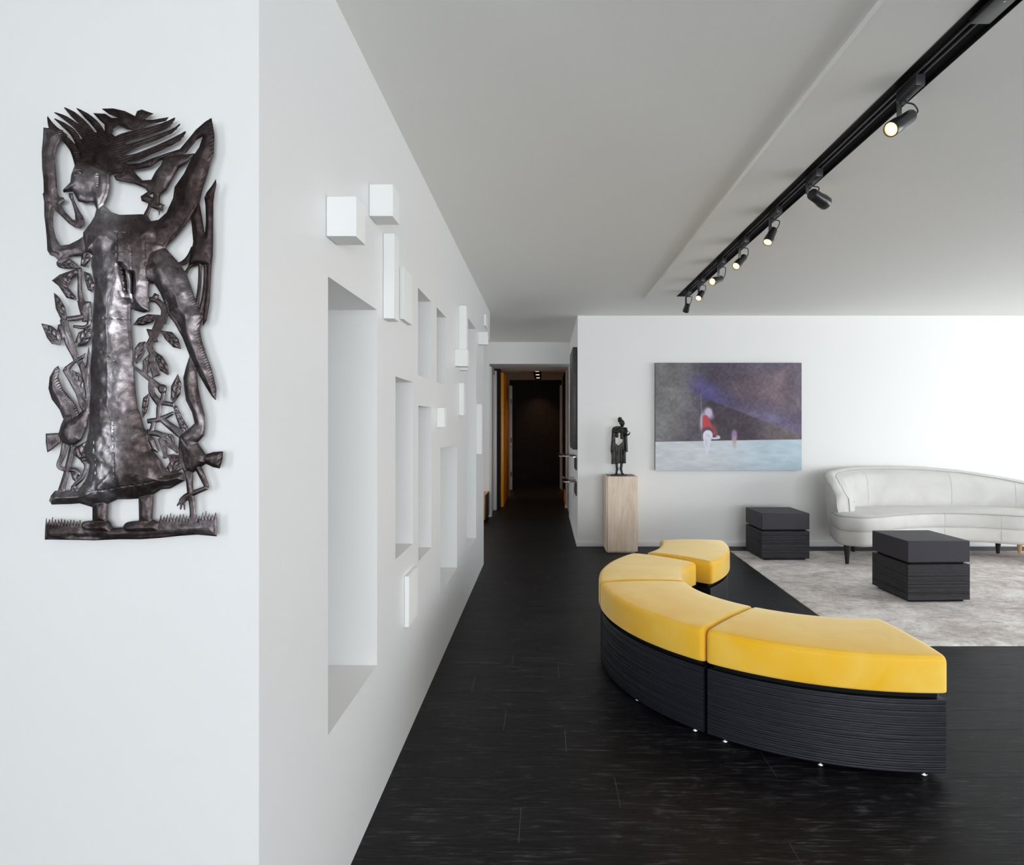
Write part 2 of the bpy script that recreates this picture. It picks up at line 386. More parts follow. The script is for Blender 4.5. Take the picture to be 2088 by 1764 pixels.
o = bx('wall_socket', XH-.008, XH-.001, 7.62, 7.69, .42, .55, 'white_plate', None, .001); tag(o, 'small pale socket plate low on the hall side wall', 'socket')
# ------------------------------------------------------------------ track lighting
tr = thing('light_track', 'long black recessed lighting track along the ceiling', 'track', (1.225, 3.0, ZC-.001))
bx('channel', TX0+.0005, TX1-.0005, -1.0, TYE-.0005, 2.452, ZC-.0005, 'black_flat', tr)
for s in (-1, 1): bx('rail', 1.2247+s*.0115-.0018, 1.2247+s*.0115+.0018, -1.0, TYE-.12, 2.446, 2.452, 'rail_grey', tr)
for s, mt in ((TX0+.0005, 0), (TX1-.003, 1)): bx('edge_trim', s, s+.0025, -1.0, TYE-.0005, 2.441, 2.452, 'black_metal', tr)
bx('end_cap', TX0+.0035, TX1-.0035, TYE-.004, TYE-.0005, 2.441, 2.452, 'black_metal', tr)
fc = bx('feed_cover', 1.2247-.029, 1.2247+.029, .9, 1.80, 2.430, 2.4455, 'adapter_black', tr, .003)
bm = bmesh.new(); bmesh.ops.create_cone(bm, cap_ends=True, segments=12, radius1=.003, radius2=.003, depth=.002); o = fin('screw', bm, 'chrome', fc, 40, (0, 1.70-1.35, -.001))
XT = 1.2247
# (pivot y, rear px,py,Y, front px,py,Y, radius, lens material, cable side, label)
S = [(2.185, (1858, 236, 2.215), (1816, 264, 2.165), .0265, 'lens_glow', 'nearest track spotlight, brightly lit, turned back towards the room'),
     (2.95, (1655, 395, 2.93), (1684, 415, 2.99), .031, None, 'second nearest track spotlight, aimed right and showing its unlit rear'),
     (3.44, (1577.5, 468, 3.46), (1565, 494.5, 3.42), .0255, 'lens_glow', 'third track spotlight from the near end, pointing steeply down'),
     (3.98, (1517.5, 524, 4.02), (1500.5, 543, 3.95), .0255, 'lens_glow', 'middle track spotlight, fourth from the near end, aimed down left'),
     (4.47, (1470.5, 568, 4.52), (1452, 574.5, 4.43), .0265, 'lens_glow', 'fifth track spotlight from the near end, aimed almost level to the left'),
     (5.04, (1432, 596, 5.06), (1424, 608.5, 4.99), .0255, 'lens_glow', 'bright track spotlight next to the farthest one'),
     (5.50, (1402.5, 620, 5.50), (1398, 636, 5.54), .027, None, 'farthest track spotlight at the track end, pointing down and away')]
for (py_, ra, fa, rad, lens, lab) in S:
    s = thing('track_spotlight', lab, 'spotlight', (XT, py_, 2.4455), 0, 'spotlights on the ceiling track')
    L0 = Vector(s.location)
    bx('adapter', XT-.0155, XT+.0155, py_-.105, py_+.015, 2.409, 2.4455, 'adapter_black', s, .002)
    r, f = at(*ra), at(*fa); ax = (f-r).normalized(); r = r-L0; f = f-L0
    piv = Vector((0, 0, -.042)); mid = r*.55+f*.45
    # swivel joint and bracket arm
    bm = bmesh.new(); bmesh.ops.create_cone(bm, cap_ends=True, segments=20, radius1=.0135, radius2=.0135, depth=.008, matrix=Matrix.Translation((0, 0, -.0405)))
    fin('swivel_joint', bm, 'black_metal', s, 40)
    side = Vector((-.012, 0, 0)); hp = mid + side*.4
    bm = bmesh.new()
    a0 = piv+Vector((-.012, 0, -.002)); a1 = Vector((a0.x, a0.y, min(a0.z-.012, hp.z+.018)))
    loft(bm, [[p+Vector((dx, dy, 0)) for dx, dy in ((-.008, -.002), (.008, -.002), (.008, .002), (-.008, .002))] for p in (a0, a1, hp)])
    fin('bracket_arm', bm, 'black_metal', s, 30)
    # housing
    q = ax.to_track_quat('Z', 'X').to_matrix(); Ln = (f-r).length
    prof = [(0, rad*.55), (.002, rad*.80), (.006, rad*.84), (Ln*.45, rad*.86), (Ln*.70, rad*1.0), (Ln*.985, rad*1.0), (Ln, rad*.97), (Ln, rad*.86), (Ln*.93, rad*.84)]
    bm = bmesh.new(); loft(bm, [[r + q @ Vector((math.cos(k*PI/14)*rr, math.sin(k*PI/14)*rr, zz)) for k in range(28)] for zz, rr in prof])
    bmesh.ops.recalc_face_normals(bm, faces=bm.faces)
    h = fin('lamp_housing', bm, 'black_metal', s, 35)
    bm = bmesh.new()
    bmesh.ops.create_cone(bm, cap_ends=True, segments=28, radius1=rad*.83, radius2=rad*.83, depth=.003, matrix=Matrix.Translation(r+q @ Vector((0, 0, Ln*.955))) @ q.to_4x4())
    fin('lens', bm, lens or 'lens_glow_dim', h, 40)
    if lens:
        bm = bmesh.new()
        bmesh.ops.create_cone(bm, cap_ends=True, segments=20, radius1=rad*.50, radius2=rad*.42, depth=.003, matrix=Matrix.Translation(r+q @ Vector((0, 0, Ln*.955+.003))) @ q.to_4x4())
        fin('bulb', bm, 'bulb_glow', h, 40)
    # supply cable
    c0 = piv+Vector((.010, 0, 0)); c3 = r+ax*.006+Vector((rad*.4, 0, .0)); c1 = c0+Vector((.030, .004, -.004)); c2 = c3+Vector((.016, 0, .018))
    bm = bmesh.new(); tube(bm, crom([c0, c1, c2, c3], 6), .0028, 8); fin('cable', bm, 'cable_black', s, 60)
    ld = bpy.data.lights.new('spot_lamp', 'SPOT'); ld.energy = 3 if lens else 2; ld.color = (1, .68, .42); ld.spot_size = 1.1; ld.spot_blend = .8; ld.shadow_soft_size = .02
    lo = bpy.data.objects.new('spot_lamp', ld); COL.objects.link(lo); lo.location = L0+f+ax*.008; lo.rotation_euler = (-ax).to_track_quat('Z', 'Y').to_euler()
# ------------------------------------------------------------------ curved bench modules
def sector_loft(name, prof, a0, a1, mat, parent, n=40, end_r=0.0, smooth=35):
    """prof: list of (r, z) closed cross-section, swept about the local origin; end_r rounds the ends"""
    rc = sum(p[0] for p in prof)/len(prof); zc = sum(p[1] for p in prof)/len(prof)
    rings = []
    def ring(a, inset):
        out = []
        rmin, rmax = min(p[0] for p in prof), max(p[0] for p in prof); zmin, zmax = min(p[1] for p in prof), max(p[1] for p in prof)
        for r, z in prof:
            sr = 1-2*inset/(rmax-rmin); sz = 1-inset/(zmax-zmin)
            rr = rc+(r-rc)*sr; zz = zmin+(z-zmin)*sz
            out.append((rr*math.cos(a), rr*math.sin(a), zz))
        return out
    if end_r:
        K = 5
        for i in range(K+1):
            th = i/K*PI/2; e = end_r*(1-math.sin(th)); off = end_r*(1-math.cos(th))/rc
            rings.append((a0+off, e))
        for i in range(1, n): rings.append((a0+end_r/rc+(a1-a0-2*end_r/rc)*i/n, 0))
        for i in range(K, -1, -1):
            th = i/K*PI/2; e = end_r*(1-math.sin(th)); off = end_r*(1-math.cos(th))/rc
            rings.append((a1-off, e))
    else:
        for i in range(n+1): rings.append((a0+(a1-a0)*i/n, 0))
    bm = bmesh.new(); loft(bm, [ring(a, e) for a, e in rings])
    bmesh.ops.recalc_face_normals(bm, faces=bm.faces)
    return fin(name, bm, mat, parent, smooth)
def rrect(r0, r1, z0, z1, rb, rt, k=5, crown=0.0):
    P = []
    for cx, cz, s, rad in ((r1-rb, z0+rb, -90, rb), (r1-rt, z1-rt, 0, rt), (r0+rt, z1-rt, 90, rt), (r0+rb, z0+rb, 180, rb)):
        for i in range(k+1):
            a = math.radians(s+90*i/k); P.append((cx+rad*math.cos(a), cz+rad*math.sin(a)))
        if s == 0 and crown:
            for u in (.1, .25, .4, .6, .75, .9): P.append((r1-rt+(r0+rt-r1+rt)*u, z1+crown*math.sin(PI*u)**.7))
    return P
RI, RO = .672, 1.140
def bench(label, cx, cy, d0, d1):
    o = thing('curved_bench_module', label, 'bench', (cx, cy, 0), 0, 'curved yellow bench modules')
    g = .0045; a0, a1 = math.radians(d0), math.radians(d1); rnd = random.Random(d0)
    ga = .008
    # ribbed base
    P = []; nr = 30
    for i in range(nr):
        z0 = .022+(.290-.022)*i/nr; h = (.290-.022)/nr; am = rnd.uniform(.0004, .0015)
        P += [(RO-.010-am, z0), (RO-.010, z0+h*.3), (RO-.010, z0+h*.75)]
    P += [(RO-.0115, .2905), (RO-.018, .2905)]
    Q = [(RI+.020, .2905), (RI+.012, .290)]
    for i in range(nr):
        z0 = .290-(.290-.022)*i/nr; h = (.290-.022)/nr
        Q += [(RI+.012, z0-h*.25), (RI+.012, z0-h*.7), (RI+.0135, z0-h)]
    sector_loft('base', P+Q, a0+ga, a1-ga, 'bench_wood', o, 44, 0, 50)
    sector_loft('recess', [(RO-.035, .291), (RO-.035, .316), (RI+.035, .316), (RI+.035, .291)], a0+ga*3, a1-ga*3, 'black_flat', o, 30)
    c = sector_loft('cushion', rrect(RI, RO, .3165, .455, .008, .024, 5, .007), a0+g, a1-g, 'yellow_velvet', o, 44, .018, 60)
    bm = bmesh.new()
    tube(bm, [((RO-.0035)*math.cos(a), (RO-.0035)*math.sin(a), .4435) for a in [a0+.03+(a1-a0-.06)*i/40 for i in range(41)]], .0013, 6)
    fin('seam', bm, 'yellow_velvet', c, 60)
    for f in (.08, .5, .92):
        for r in (RO-.045, RI+.045):
            a = a0+(a1-a0)*f; bm = bmesh.new()
            for zz, rr, hh in ((.002, .0125, .004), (.013, .007, .018)):
                bmesh.ops.create_cone(bm, cap_ends=True, segments=18, radius1=rr, radius2=rr*.9, depth=hh, matrix=Matrix.Translation((r*math.cos(a), r*math.sin(a), zz)))
            fin('foot', bm, 'chrome', o, 40)
    return o
BC = (1.434, 3.468)
bench('nearest curved bench module with yellow velvet cushion, its open end at front right', *BC, 227, 272.3)
bench('curved bench module second from the front, at the left bulge of the S-shaped seat', *BC, 181.8, 227)
bench('curved bench module third from the front, where the S-shaped seat turns back', *BC, 138.5, 181.8)
bench('farthest curved bench module, bending the other way toward the pedestal', .165, 4.672, -41.5, 0.5)
# ------------------------------------------------------------------ rug
rx0, rx1, ry0, ry1 = 1.845, 5.2, 3.74, 6.53
bm = bmesh.new(); nx, ny = 120, 100
G = {}
for i in range(nx+1):
    for j in range(ny+1):
        u, v = i/nx, j/ny
        x = rx0+(rx1-rx0)*u + .05*v*(1-u) - .0; y = ry0+(ry1-ry0)*v
        e = min(u*(rx1-rx0), (1-u)*(rx1-rx0), v*(ry1-ry0), (1-v)*(ry1-ry0))
        x += (.003*mnoise.noise(Vector((0, y*9, 3))) if u < .01 else 0); y += (.003*mnoise.noise(Vector((x*9, 0, 5))) if v < .01 else 0)
        z = .012*min(1, .55+e/.03) + .0006*mnoise.noise(Vector((x*30, y*30, 0)))
        G[i, j] = bm.verts.new((x-3.5, y-5.1, z))
for i in range(nx):
    for j in range(ny): bm.faces.new((G[i, j], G[i+1, j], G[i+1, j+1], G[i, j+1]))
ed = [e for e in bm.edges if e.is_boundary]
r = bmesh.ops.extrude_edge_only(bm, edges=ed)
for v in r['geom']:
    if isinstance(v, bmesh.types.BMVert): v.co.z = .0003
bmesh.ops.recalc_face_normals(bm, faces=bm.faces)
o = fin('rug', bm, 'rug_pile', None, 50, (3.5, 5.1, 0)); tag(o, 'large mottled grey and beige rug under the sofa and side tables', 'rug')
# ------------------------------------------------------------------ side tables
def table(label, cx, cy, rz, zb, half=.230, dh=.235):
    o = thing('side_table', label, 'side table', (cx, cy, zb), math.radians(rz), 'dark cube side tables')
    h, d = half, dh
    def lb(name, x, y, z0, z1, mat, bev=.0012):
        bm = bmesh.new(); box(bm, -x, x, -y, y, z0, z1, bev, 1); return fin(name, bm, mat, o, 40)
    T = .446
    lb('table_top', h, d, .292, T, 'table_top_satin', .003)
    lb('recess', h-.028, d-.028, .2755, .2925, 'black_flat', 0)
    # ribbed body
    bm = bmesh.new(); rings = []; nr = 22; rr = random.Random(int(cx*100))
    for i in range(nr):
        z0 = .018+(.275-.018)*i/nr; hh = (.275-.018)/nr; am = rr.uniform(.0012, .0036)
        for dz, ins in ((0, am), (hh*.22, 0), (hh*.80, 0)):
            x, y = h-ins, d-ins; rings.append([(-x, -y, z0+dz), (x, -y, z0+dz), (x, y, z0+dz), (-x, y, z0+dz)])
    x, y = h-.001, d-.001; rings.append([(-x, -y, .275), (x, -y, .275), (x, y, .275), (-x, y, .275)])
    loft(bm, rings); bmesh.ops.recalc_face_normals(bm, faces=bm.faces); fin('table_body', bm, 'table_ribwood', o, 50)
    lb('plinth', h-.03, d-.03, 0.0005, .0185, 'black_flat', 0)
table('nearer dark cube side table, standing in the middle of the rug', 2.838, 4.845, 2.2, .0125)
table('farther dark cube side table, on the rug edge before the wall under the painting', 2.275, 6.275, 1.0, .0125, .2275, .232)
# ------------------------------------------------------------------ pedestal
p = thing('pedestal', 'tall beige stone pedestal standing before the far wall', 'pedestal', (.777, 6.62, 0))
def pb(name, x0, x1, y0, y1, z0, z1, mat, bev=.001):
    return bx(name, x0, x1, y0, y1, z0, z1, mat, p, bev, 1)
px0, px1, py0, py1 = .618, .936, 6.455, 6.785
pb('front_panel', px0+.014, px1, py0, py0+.02, .016, .775, 'pedestal_stone')
pb('side_panel', px0, px0+.0125, py0+.006, py1, .010, .775, 'pedestal_stone')
pb('side_panel', px1-.0195, px1-.0005, py0+.021, py1, .010, .775, 'pedestal_stone')
pb('core', px0+.013, px1-.02, py0+.0205, py1-.001, 0, .771, 'pedestal_stone')
pb('top_inset', px0+.0135, px1-.0205, py0+.021, py1-.001, .7712, .7745, 'pedestal_inset', .0005)
# ------------------------------------------------------------------ sculpture
sx, sy, sz = .764, 6.62, .7745
K = .000405
def s3(zx, zy, y=0.0): return Vector(((zx-460)*K, y*K, (1590-zy)*K))
sc = thing('bronze_sculpture', 'dark bronze figurine of a cloaked standing woman with crossed arms, on the pedestal', 'sculpture', (sx, sy, sz+.0003))
bm = bmesh.new()
def ell_loft(secs, seg=20, pw=1.0):
    R = []
    for (cx, cy, y, rx, ry) in secs:
        c = s3(cx, cy, y)
        R.append([c+Vector((math.copysign(abs(math.cos(t))**pw, math.cos(t))*rx*K, math.copysign(abs(math.sin(t))**pw, math.sin(t))*ry*K, 0)) for t in [2*PI*i/seg for i in range(seg)]])
    loft(bm, R)
def cap_(pts, rad, seg=12):
    P = [s3(*q) for q in pts]; tube(bm, P, [r*K for r in rad] if hasattr(rad, '__len__') else rad*K, seg)
    for q, r_ in ((P[0], rad[0] if hasattr(rad, '__len__') else rad), (P[-1], rad[-1] if hasattr(rad, '__len__') else rad)): ellip(bm, q, (r_*K,)*3, None, 12, 8)
# cloak sleeves
ell_loft([(340, 384, 0, 22, 30), (332, 396, 0, 38, 50), (322, 430, 0, 48, 62), (318, 520, 0, 46, 66), (308, 700, 0, 48, 70), (298, 850, 0, 50, 78), (288, 965, 0, 48, 86), (288, 975, 0, 40, 76)])
ell_loft([(622, 384, 0, 20, 30), (626, 400, 0, 38, 50), (632, 430, 0, 46, 62), (630, 600, 0, 46, 66), (634, 750, 0, 46, 72), (640, 900, 0, 46, 80), (642, 985, 0, 46, 88), (642, 992, 0, 38, 78)])
ell_loft([(290, 940, 5, 40, 70), (300, 1060, 5, 34, 72), (302, 1200, 5, 36, 78), (303, 1305, 5, 40, 84)])
ell_loft([(592, 940, 5, 50, 70), (596, 1100, 5, 44, 72), (602, 1200, 5, 38, 78), (602, 1282, 5, 42, 84)])
cap_([(275, 975, -20), (268, 1030, -20)], [30, 14])
# skirt with open V waist, solid dark front folds
def prism(poly, y0, y1):
    a = [bm.verts.new(s3(x, y, y0)) for x, y in poly]; b = [bm.verts.new(s3(x, y, y1)) for x, y in poly]
    bm.faces.new(a); bm.faces.new(b[::-1])
    for i in range(len(poly)): j = (i+1) % len(poly); bm.faces.new((a[i], b[i], b[j], a[j]))
prism([(345, 765), (365, 768), (455, 832), (545, 745), (575, 700), (590, 1275), (345, 1295), (335, 1000)], -36, 50)
for x0, x1, w in ((372, 392, 13), (430, 425, 12), (500, 500, 13), (545, 560, 12)): cap_([(x0, 850, -38), (x1, 1060, -44), (x1, 1275, -46)], [w*.5, w, w*1.2])
prism([(325, 500), (372, 520), (366, 640), (368, 770), (345, 900), (325, 900)], -34, 46)
prism([(560, 660), (600, 600), (630, 650), (600, 960), (560, 960), (552, 760)], -34, 46)
# chest lobes, shoulders, arms
cap_([(405, 470, -16), (408, 592, -20)], [44, 38]); cap_([(355, 470, 0), (352, 640, 0)], [40, 20])
cap_([(532, 480, -16), (530, 628, -22)], [40, 40]); cap_([(590, 470, 0), (590, 640, 0)], [50, 36])
cap_([(322, 398, 0), (380, 368, 5), (470, 362, 10), (560, 388, 10), (645, 395, 0)], [36, 34, 34, 32, 32])
cap_([(345, 440, -4), (470, 432, 4), (620, 440, -4)], [38, 44, 38])
cap_([(300, 462, -50), (400, 468, -72), (520, 488, -82), (610, 486, -84)], [30, 27, 22, 18])
cap_([(650, 420, -30), (655, 470, -50), (630, 520, -60), (600, 560, -50)], [26, 22, 24, 26])
# raised open hand on the right
cap_([(610, 486, -84), (640, 520, -84), (670, 560, -80)], [18, 24, 22])
cap_([(670, 562, -80), (705, 548, -84), (726, 510, -86), (732, 482, -86)], [20, 18, 14, 9]); cap_([(655, 560, -74), (690, 545, -78), (706, 520, -80)], [18, 15, 10])
cap_([(640, 440, -80), (672, 456, -88), (700, 474, -90)], [16, 12, 6])
# neck, head with face, bun
cap_([(520, 380, 0), (532, 322, -5)], [34, 27]); ellip(bm, s3(541, 254, -18), (65*K, 78*K, 88*K), Matrix.Rotation(math.radians(-10), 3, 'Y'))
cap_([(560, 262, -88), (562, 285, -100)], [7, 11]); cap_([(545, 312, -82), (572, 310, -80)], 6); cap_([(530, 250, -84), (546, 250, -88)], 8); cap_([(574, 248, -82), (586, 248, -76)], 8)
cap_([(556, 338, -66), (560, 342, -66)], 16); ellip(bm, s3(475, 262, -10), (12*K, 14*K, 24*K))
ellip(bm, s3(486, 148, 6), (56*K, 58*K, 52*K), Matrix.Rotation(math.radians(-20), 3, 'Y')); cap_([(470, 200, 4), (520, 190, 0)], [40, 44])
# legs and feet
cap_([(398, 1270, 0), (404, 1350, 0), (418, 1425, 4), (402, 1490, 2), (398, 1535, 0)], [34, 34, 38, 29, 26])
cap_([(528, 1270, 0), (524, 1350, 0), (508, 1420, 4), (528, 1490, 2), (536, 1535, 0)], [35, 34, 37, 29, 26])
ellip(bm, s3(390, 1550, -34), (40*K, 62*K, 24*K)); ellip(bm, s3(550, 1552, -34), (40*K, 62*K, 24*K))
for i in range(5):
    ellip(bm, s3(366+i*12, 1560, -92+abs(i-2)*4), (7*K, 12*K, 8*K), None, 8, 6); ellip(bm, s3(526+i*12, 1560, -92+abs(i-2)*4), (7*K, 12*K, 8*K), None, 8, 6)
bmesh.ops.recalc_face_normals(bm, faces=bm.faces)
o = fin('figure', bm, 'bronze', sc)
rm = o.modifiers.new('fuse', 'REMESH'); rm.mode = 'VOXEL'; rm.voxel_size = .0026; rm.use_smooth_shade = True
sm = o.modifiers.new('soften', 'SMOOTH'); sm.factor = .5; sm.iterations = 2
bm = bmesh.new(); loft(bm, [[(math.cos(2*PI*i/32)*r*K+5*K, math.sin(2*PI*i/32)*r*.52*K, z) for i in range(32)] for z, r in ((0, 205), (.002, 214), (.009, 214), (.011, 208))])
fin('base_plate', bm, 'bronze', sc, 40)
# ------------------------------------------------------------------ painting (abstract, its own colours stored per vertex)
W, H = 1.554, 1.142; PX0, PZ0 = 1.168, .815
art = thing('painting', 'dark violet abstract canvas with a pale lower band and a small red and white figure', 'painting', (PX0+W/2, YW-.0003, PZ0))
nx, ny = 420, 300
uu, vv = np.meshgrid(np.linspace(0, 1, nx+1), np.linspace(0, 1, ny+1), indexing='ij')   # v from the top
# work in the pixel frame of the picture: x 100..1935, y 125..1465
X = 100+1835*uu; Y = 125+1340*vv
def vnoise(x, y, seed):
    rs = np.random.RandomState(seed); g = rs.rand(128, 128)
    xi = np.floor(x).astype(int); yi = np.floor(y).astype(int); fx = x-xi; fy = y-yi
    fx = fx*fx*(3-2*fx); fy = fy*fy*(3-2*fy)
    a = g[xi % 128, yi % 128]; b = g[(xi+1) % 128, yi % 128]; c = g[xi % 128, (yi+1) % 128]; d = g[(xi+1) % 128, (yi+1) % 128]
    return (a*(1-fx)+b*fx)*(1-fy)+(c*(1-fx)+d*fx)*fy
def fbm(x, y, s, seed, o=4):
    r = 0; am = .5
    for i in range(o): r = r+am*vnoise(x/s*2**i+7.3*i, y/s*2**i, seed+i); am *= .5
    return r-.47
def C(*c): return np.array(c, float)
def ss(e0, e1, x): t = np.clip((x-e0)/(e1-e0), 0, 1); return t*t*(3-2*t)
img = np.zeros((nx+1, ny+1, 3)); img[:] = C(74, 64, 78)
def lay(mask, col, op=1.0):
    global img
    m = np.clip(mask*op, 0, 1)[..., None]; img = img*(1-m)+C(*col)*m
def blob(cx, cy, rx, ry, soft=.4, ang=0):
    a = math.radians(ang); dx, dy = X-cx, Y-cy; u_ = (dx*math.cos(a)+dy*math.sin(a))/rx; w_ = (-dx*math.sin(a)+dy*math.cos(a))/ry
    return 1-ss(1-soft, 1+soft, np.sqrt(u_**2+w_**2))
lay(1-ss(380, 700, X+.25*(Y-600)), (112, 110, 112), .9)
lay(ss(1000, 1500, X), (104, 94, 108), .85)
lay(blob(900, 300, 330, 260, .7), (58, 46, 68), .7)
lay(blob(1130, 420, 190, 170, .7), (78, 62, 70), .6); lay(blob(1450, 480, 330, 190, .7), (112, 88, 98), .55)
lay(blob(1660, 330, 60, 150, .7, 35), (140, 112, 118), .5); lay(blob(1680, 620, 70, 170, .7, -50), (138, 112, 120), .45)
# diagonal violet beam
edge = 560+(X-700)*.37
beam = ss(-6, 6, edge-Y)*(1-ss(60, 330, edge-Y))*ss(420, 700, X)
lay(beam*(1-.6*ss(900, 1300, X)), (76, 66, 124), .6); lay(blob(720, 460, 190, 90, .8, 35), (84, 74, 140), .7); lay(blob(1560, 850, 330, 90, .8, 18), (112, 102, 136), .6)
lay(ss(0, 10, Y-edge)*ss(640, 900, X)*(1-ss(1250, 1700, X)), (50, 34, 48), .85); lay(ss(0, 10, Y-edge)*ss(1250, 1650, X), (104, 92, 92), .8)
lay(blob(380, 560, 220, 330, .8), (128, 127, 128), .45); lay(blob(560, 900, 160, 240, .7), (96, 92, 96), .5); lay(blob(180, 930, 120, 180, .8), (132, 134, 134), .5)
nz = fbm(X, Y, 30, 3)*70+fbm(X, Y, 160, 9)*70
for q in ((1060, 1250), (1250, 1050)):
    d_ = np.abs((X-q[0])*.5-(Y-360)*.28*(1 if q[0] < 1100 else -1)); lay((1-ss(2, 14, d_))*blob(1150, 450, 140, 110, .3), (120, 100, 104), .35)
img = img+nz[..., None]*.55
hz = 1106-(X-100)*.0145
low = ss(-3, 3, Y-hz)
wht = C(206, 210, 216)*(1-ss(700, 1700, X)[..., None])+C(182, 202, 214)*ss(700, 1700, X)[..., None]
wht = wht+(fbm(X*.3, Y, 40, 21)*34)[..., None]-(ss(1300, 1465, Y)*6)[..., None]
img = img*(1-low[..., None])+wht*low[..., None]
lay((1-ss(2, 7, np.abs(Y-hz)))*(1-ss(600, 900, X)), (96, 58, 92), .6)
lay((1-ss(1.2, 3.4, np.abs(X-672-(Y-490)*.02)))*ss(490, 520, Y)*(1-ss(1120, 1170, Y)), (150, 158, 190), .8)
lay(blob(690, 850, 30, 110, .5, 5), (190, 186, 214), .85); lay(blob(765, 745, 50, 62, .4), (206, 196, 222), .95); lay(blob(800, 790, 36, 40, .7), (190, 186, 206), .6)
body = ss(-6, 8, X-(692-(Y-775)*.02))*(1-ss(-10, 16, X-(745+(Y-775)*.48)))*ss(765, 790, Y-.25*np.abs(X-730))*(1-ss(960, 1010, Y-(X-700)*.25))
lay(body, (196, 54, 58), .96); lay(blob(850, 960, 26, 70, .6, -15), (150, 60, 60), .6)
lay(blob(757, 985, 72, 62, .25), (60, 58, 84), .8); lay(blob(758, 1028, 62, 64, .10), (226, 224, 238), 1)
leg = (1-ss(-3, 3, np.abs(X-(752-(Y-1080)*.02))-np.maximum(4, 56-(Y-1060)*.24)))*ss(1040, 1060, Y)*(1-ss(1280, 1310, Y)); lay(leg, (222, 222, 236), .95)
lay(blob(740, 1120, 10, 60, .6, -8), (190, 200, 205), .7); lay(blob(757, 1030, 18, 12, .8), (180, 178, 198), .6)
arm = (1-ss(-4, 4, np.abs(Y-(1066-((X-850)/90)**2*16+(X-850)*-.02))-13))*ss(760, 790, X)*(1-ss(905, 920, X)); lay(arm, (208, 214, 228), .95); lay(blob(886, 1046, 24, 18, .4), (216, 222, 228), .8)
lay(blob(1090, 1030, 36, 70, .4), (158, 128, 176), .9); lay(blob(1090, 1090, 30, 50, .6), (184, 160, 158), .75); lay(blob(1093, 1150, 12, 40, .8), (170, 164, 160), .6)
# faint signature strokes
for (ax_, ay_, bx_, by_) in ((1745, 1345, 1740, 1395), (1740, 1398, 1768, 1398), (1778, 1350, 1776, 1396), (1776, 1398, 1800, 1398), (1800, 1352, 1800, 1398), (1815, 1372, 1862, 1368), (1812, 1398, 1870, 1396), (1815, 1372, 1812, 1398)):
    L_ = math.hypot(bx_-ax_, by_-ay_); tt = np.clip(((X-ax_)*(bx_-ax_)+(Y-ay_)*(by_-ay_))/L_**2, 0, 1); d_ = np.hypot(X-ax_-tt*(bx_-ax_), Y-ay_-tt*(by_-ay_)); lay(1-ss(1.5, 4.5, d_), (150, 165, 186), .6)
img = np.clip(img, 4, 255)/255
img = np.where(img > .04045, ((img+.055)/1.055)**2.4, img/12.92)
me = bpy.data.meshes.new('canvas')
vx = -W/2+W*uu; vz = H*(1-vv); co = np.stack([vx, np.full_like(vx, -.0385), vz], -1).reshape(-1, 3)
idx = np.arange((nx+1)*(ny+1)).reshape(nx+1, ny+1)
fq = np.stack([idx[:-1, 1:], idx[1:, 1:], idx[1:, :-1], idx[:-1, :-1]], -1).reshape(-1, 4)
me.from_pydata(co.tolist(), [], fq.tolist()); ca = me.color_attributes.new('art', 'FLOAT_COLOR', 'POINT')
ca.data.foreach_set('color', np.concatenate([img.reshape(-1, 3), np.ones(((nx+1)*(ny+1), 1))], 1).astype(np.float32).ravel())
me.materials.append(M['painted_canvas']); o = bpy.data.objects.new('canvas', me); COL.objects.link(o); o.parent = art
bm = bmesh.new(); box(bm, -W/2, W/2, -.038, 0, 0, H, .002, 1); fin('stretcher', bm, 'canvas_edge', art, 40)
# ------------------------------------------------------------------ sofa
sf = thing('sofa', 'white velvet curved sofa on tapered black legs against the far wall', 'sofa', (3.9, 6.2, 0)); SO = Vector((3.9, 6.2, 0))
outl = crom([(2.735, 6.03, 0), (2.735, 5.86, 0), (2.87, 5.765, 0), (3.06, 5.81, 0), (3.30, 5.93, 0), (3.60, 6.03, 0), (3.85, 6.045, 0), (4.11, 5.99, 0), (4.38, 5.86, 0), (4.68, 5.73, 0), (4.98, 5.70, 0),
             (5.16, 5.84, 0), (5.16, 6.10, 0), (4.98, 6.38, 0), (4.6, 6.57, 0), (4.1, 6.66, 0), (3.6, 6.66, 0), (3.15, 6.56, 0), (2.86, 6.36, 0)], 8, True)
def offs(P, d):
    out = []; n = len(P)
    for i in range(n):
        t = (P[(i+1) % n]-P[i-1]).normalized(); out.append(P[i]+Vector((-t.y, t.x, 0))*d)
    return out
def slab(name, levels, mat, smooth=60):
    bm = bmesh.new(); rings = [[p-SO+Vector((0, 0, z)) for p in offs(outl, d)] for z, d in levels]
    R = loft(bm, rings, cap=False)
    for ring, zz, flip in ((R[0], levels[0][0], True), (R[-1], levels[-1][0], False)):
        prev = ring
        cen = sum((v.co for v in ring), Vector())/len(ring)
        f = bm.faces.new(ring[::-1] if flip else ring)
    bmesh.ops.recalc_face_normals(bm, faces=bm.faces)
    return fin(name, bm, mat, sf, smooth)
slab('frame_band', [(.192, .05), (.194, .024), (.205, .006), (.23, -.002), (.29, -.004), (.318, .002), (.328, .012)], 'white_velvet')
seat = slab('seat_cushion', [(.326, .014), (.334, .003), (.36, -.006), (.41, -.010), (.445, -.004), (.457, .004), (.466, .03), (.474, .075)], 'white_velvet')
def pipe(name, path, rad, parent, mat='white_piping', closed=False):
    bm = bmesh.new(); tube(bm, path, rad, 6); return fin(name, bm, mat, parent, 60)
def loop_pts(z, d): P = offs(outl, d); return [p-SO+Vector((0, 0, z)) for p in P+[P[0], P[1]]]
pipe('piping', loop_pts(.4575, -.001), .005, seat); pipe('piping', loop_pts(.1935, .022), .004, sf)
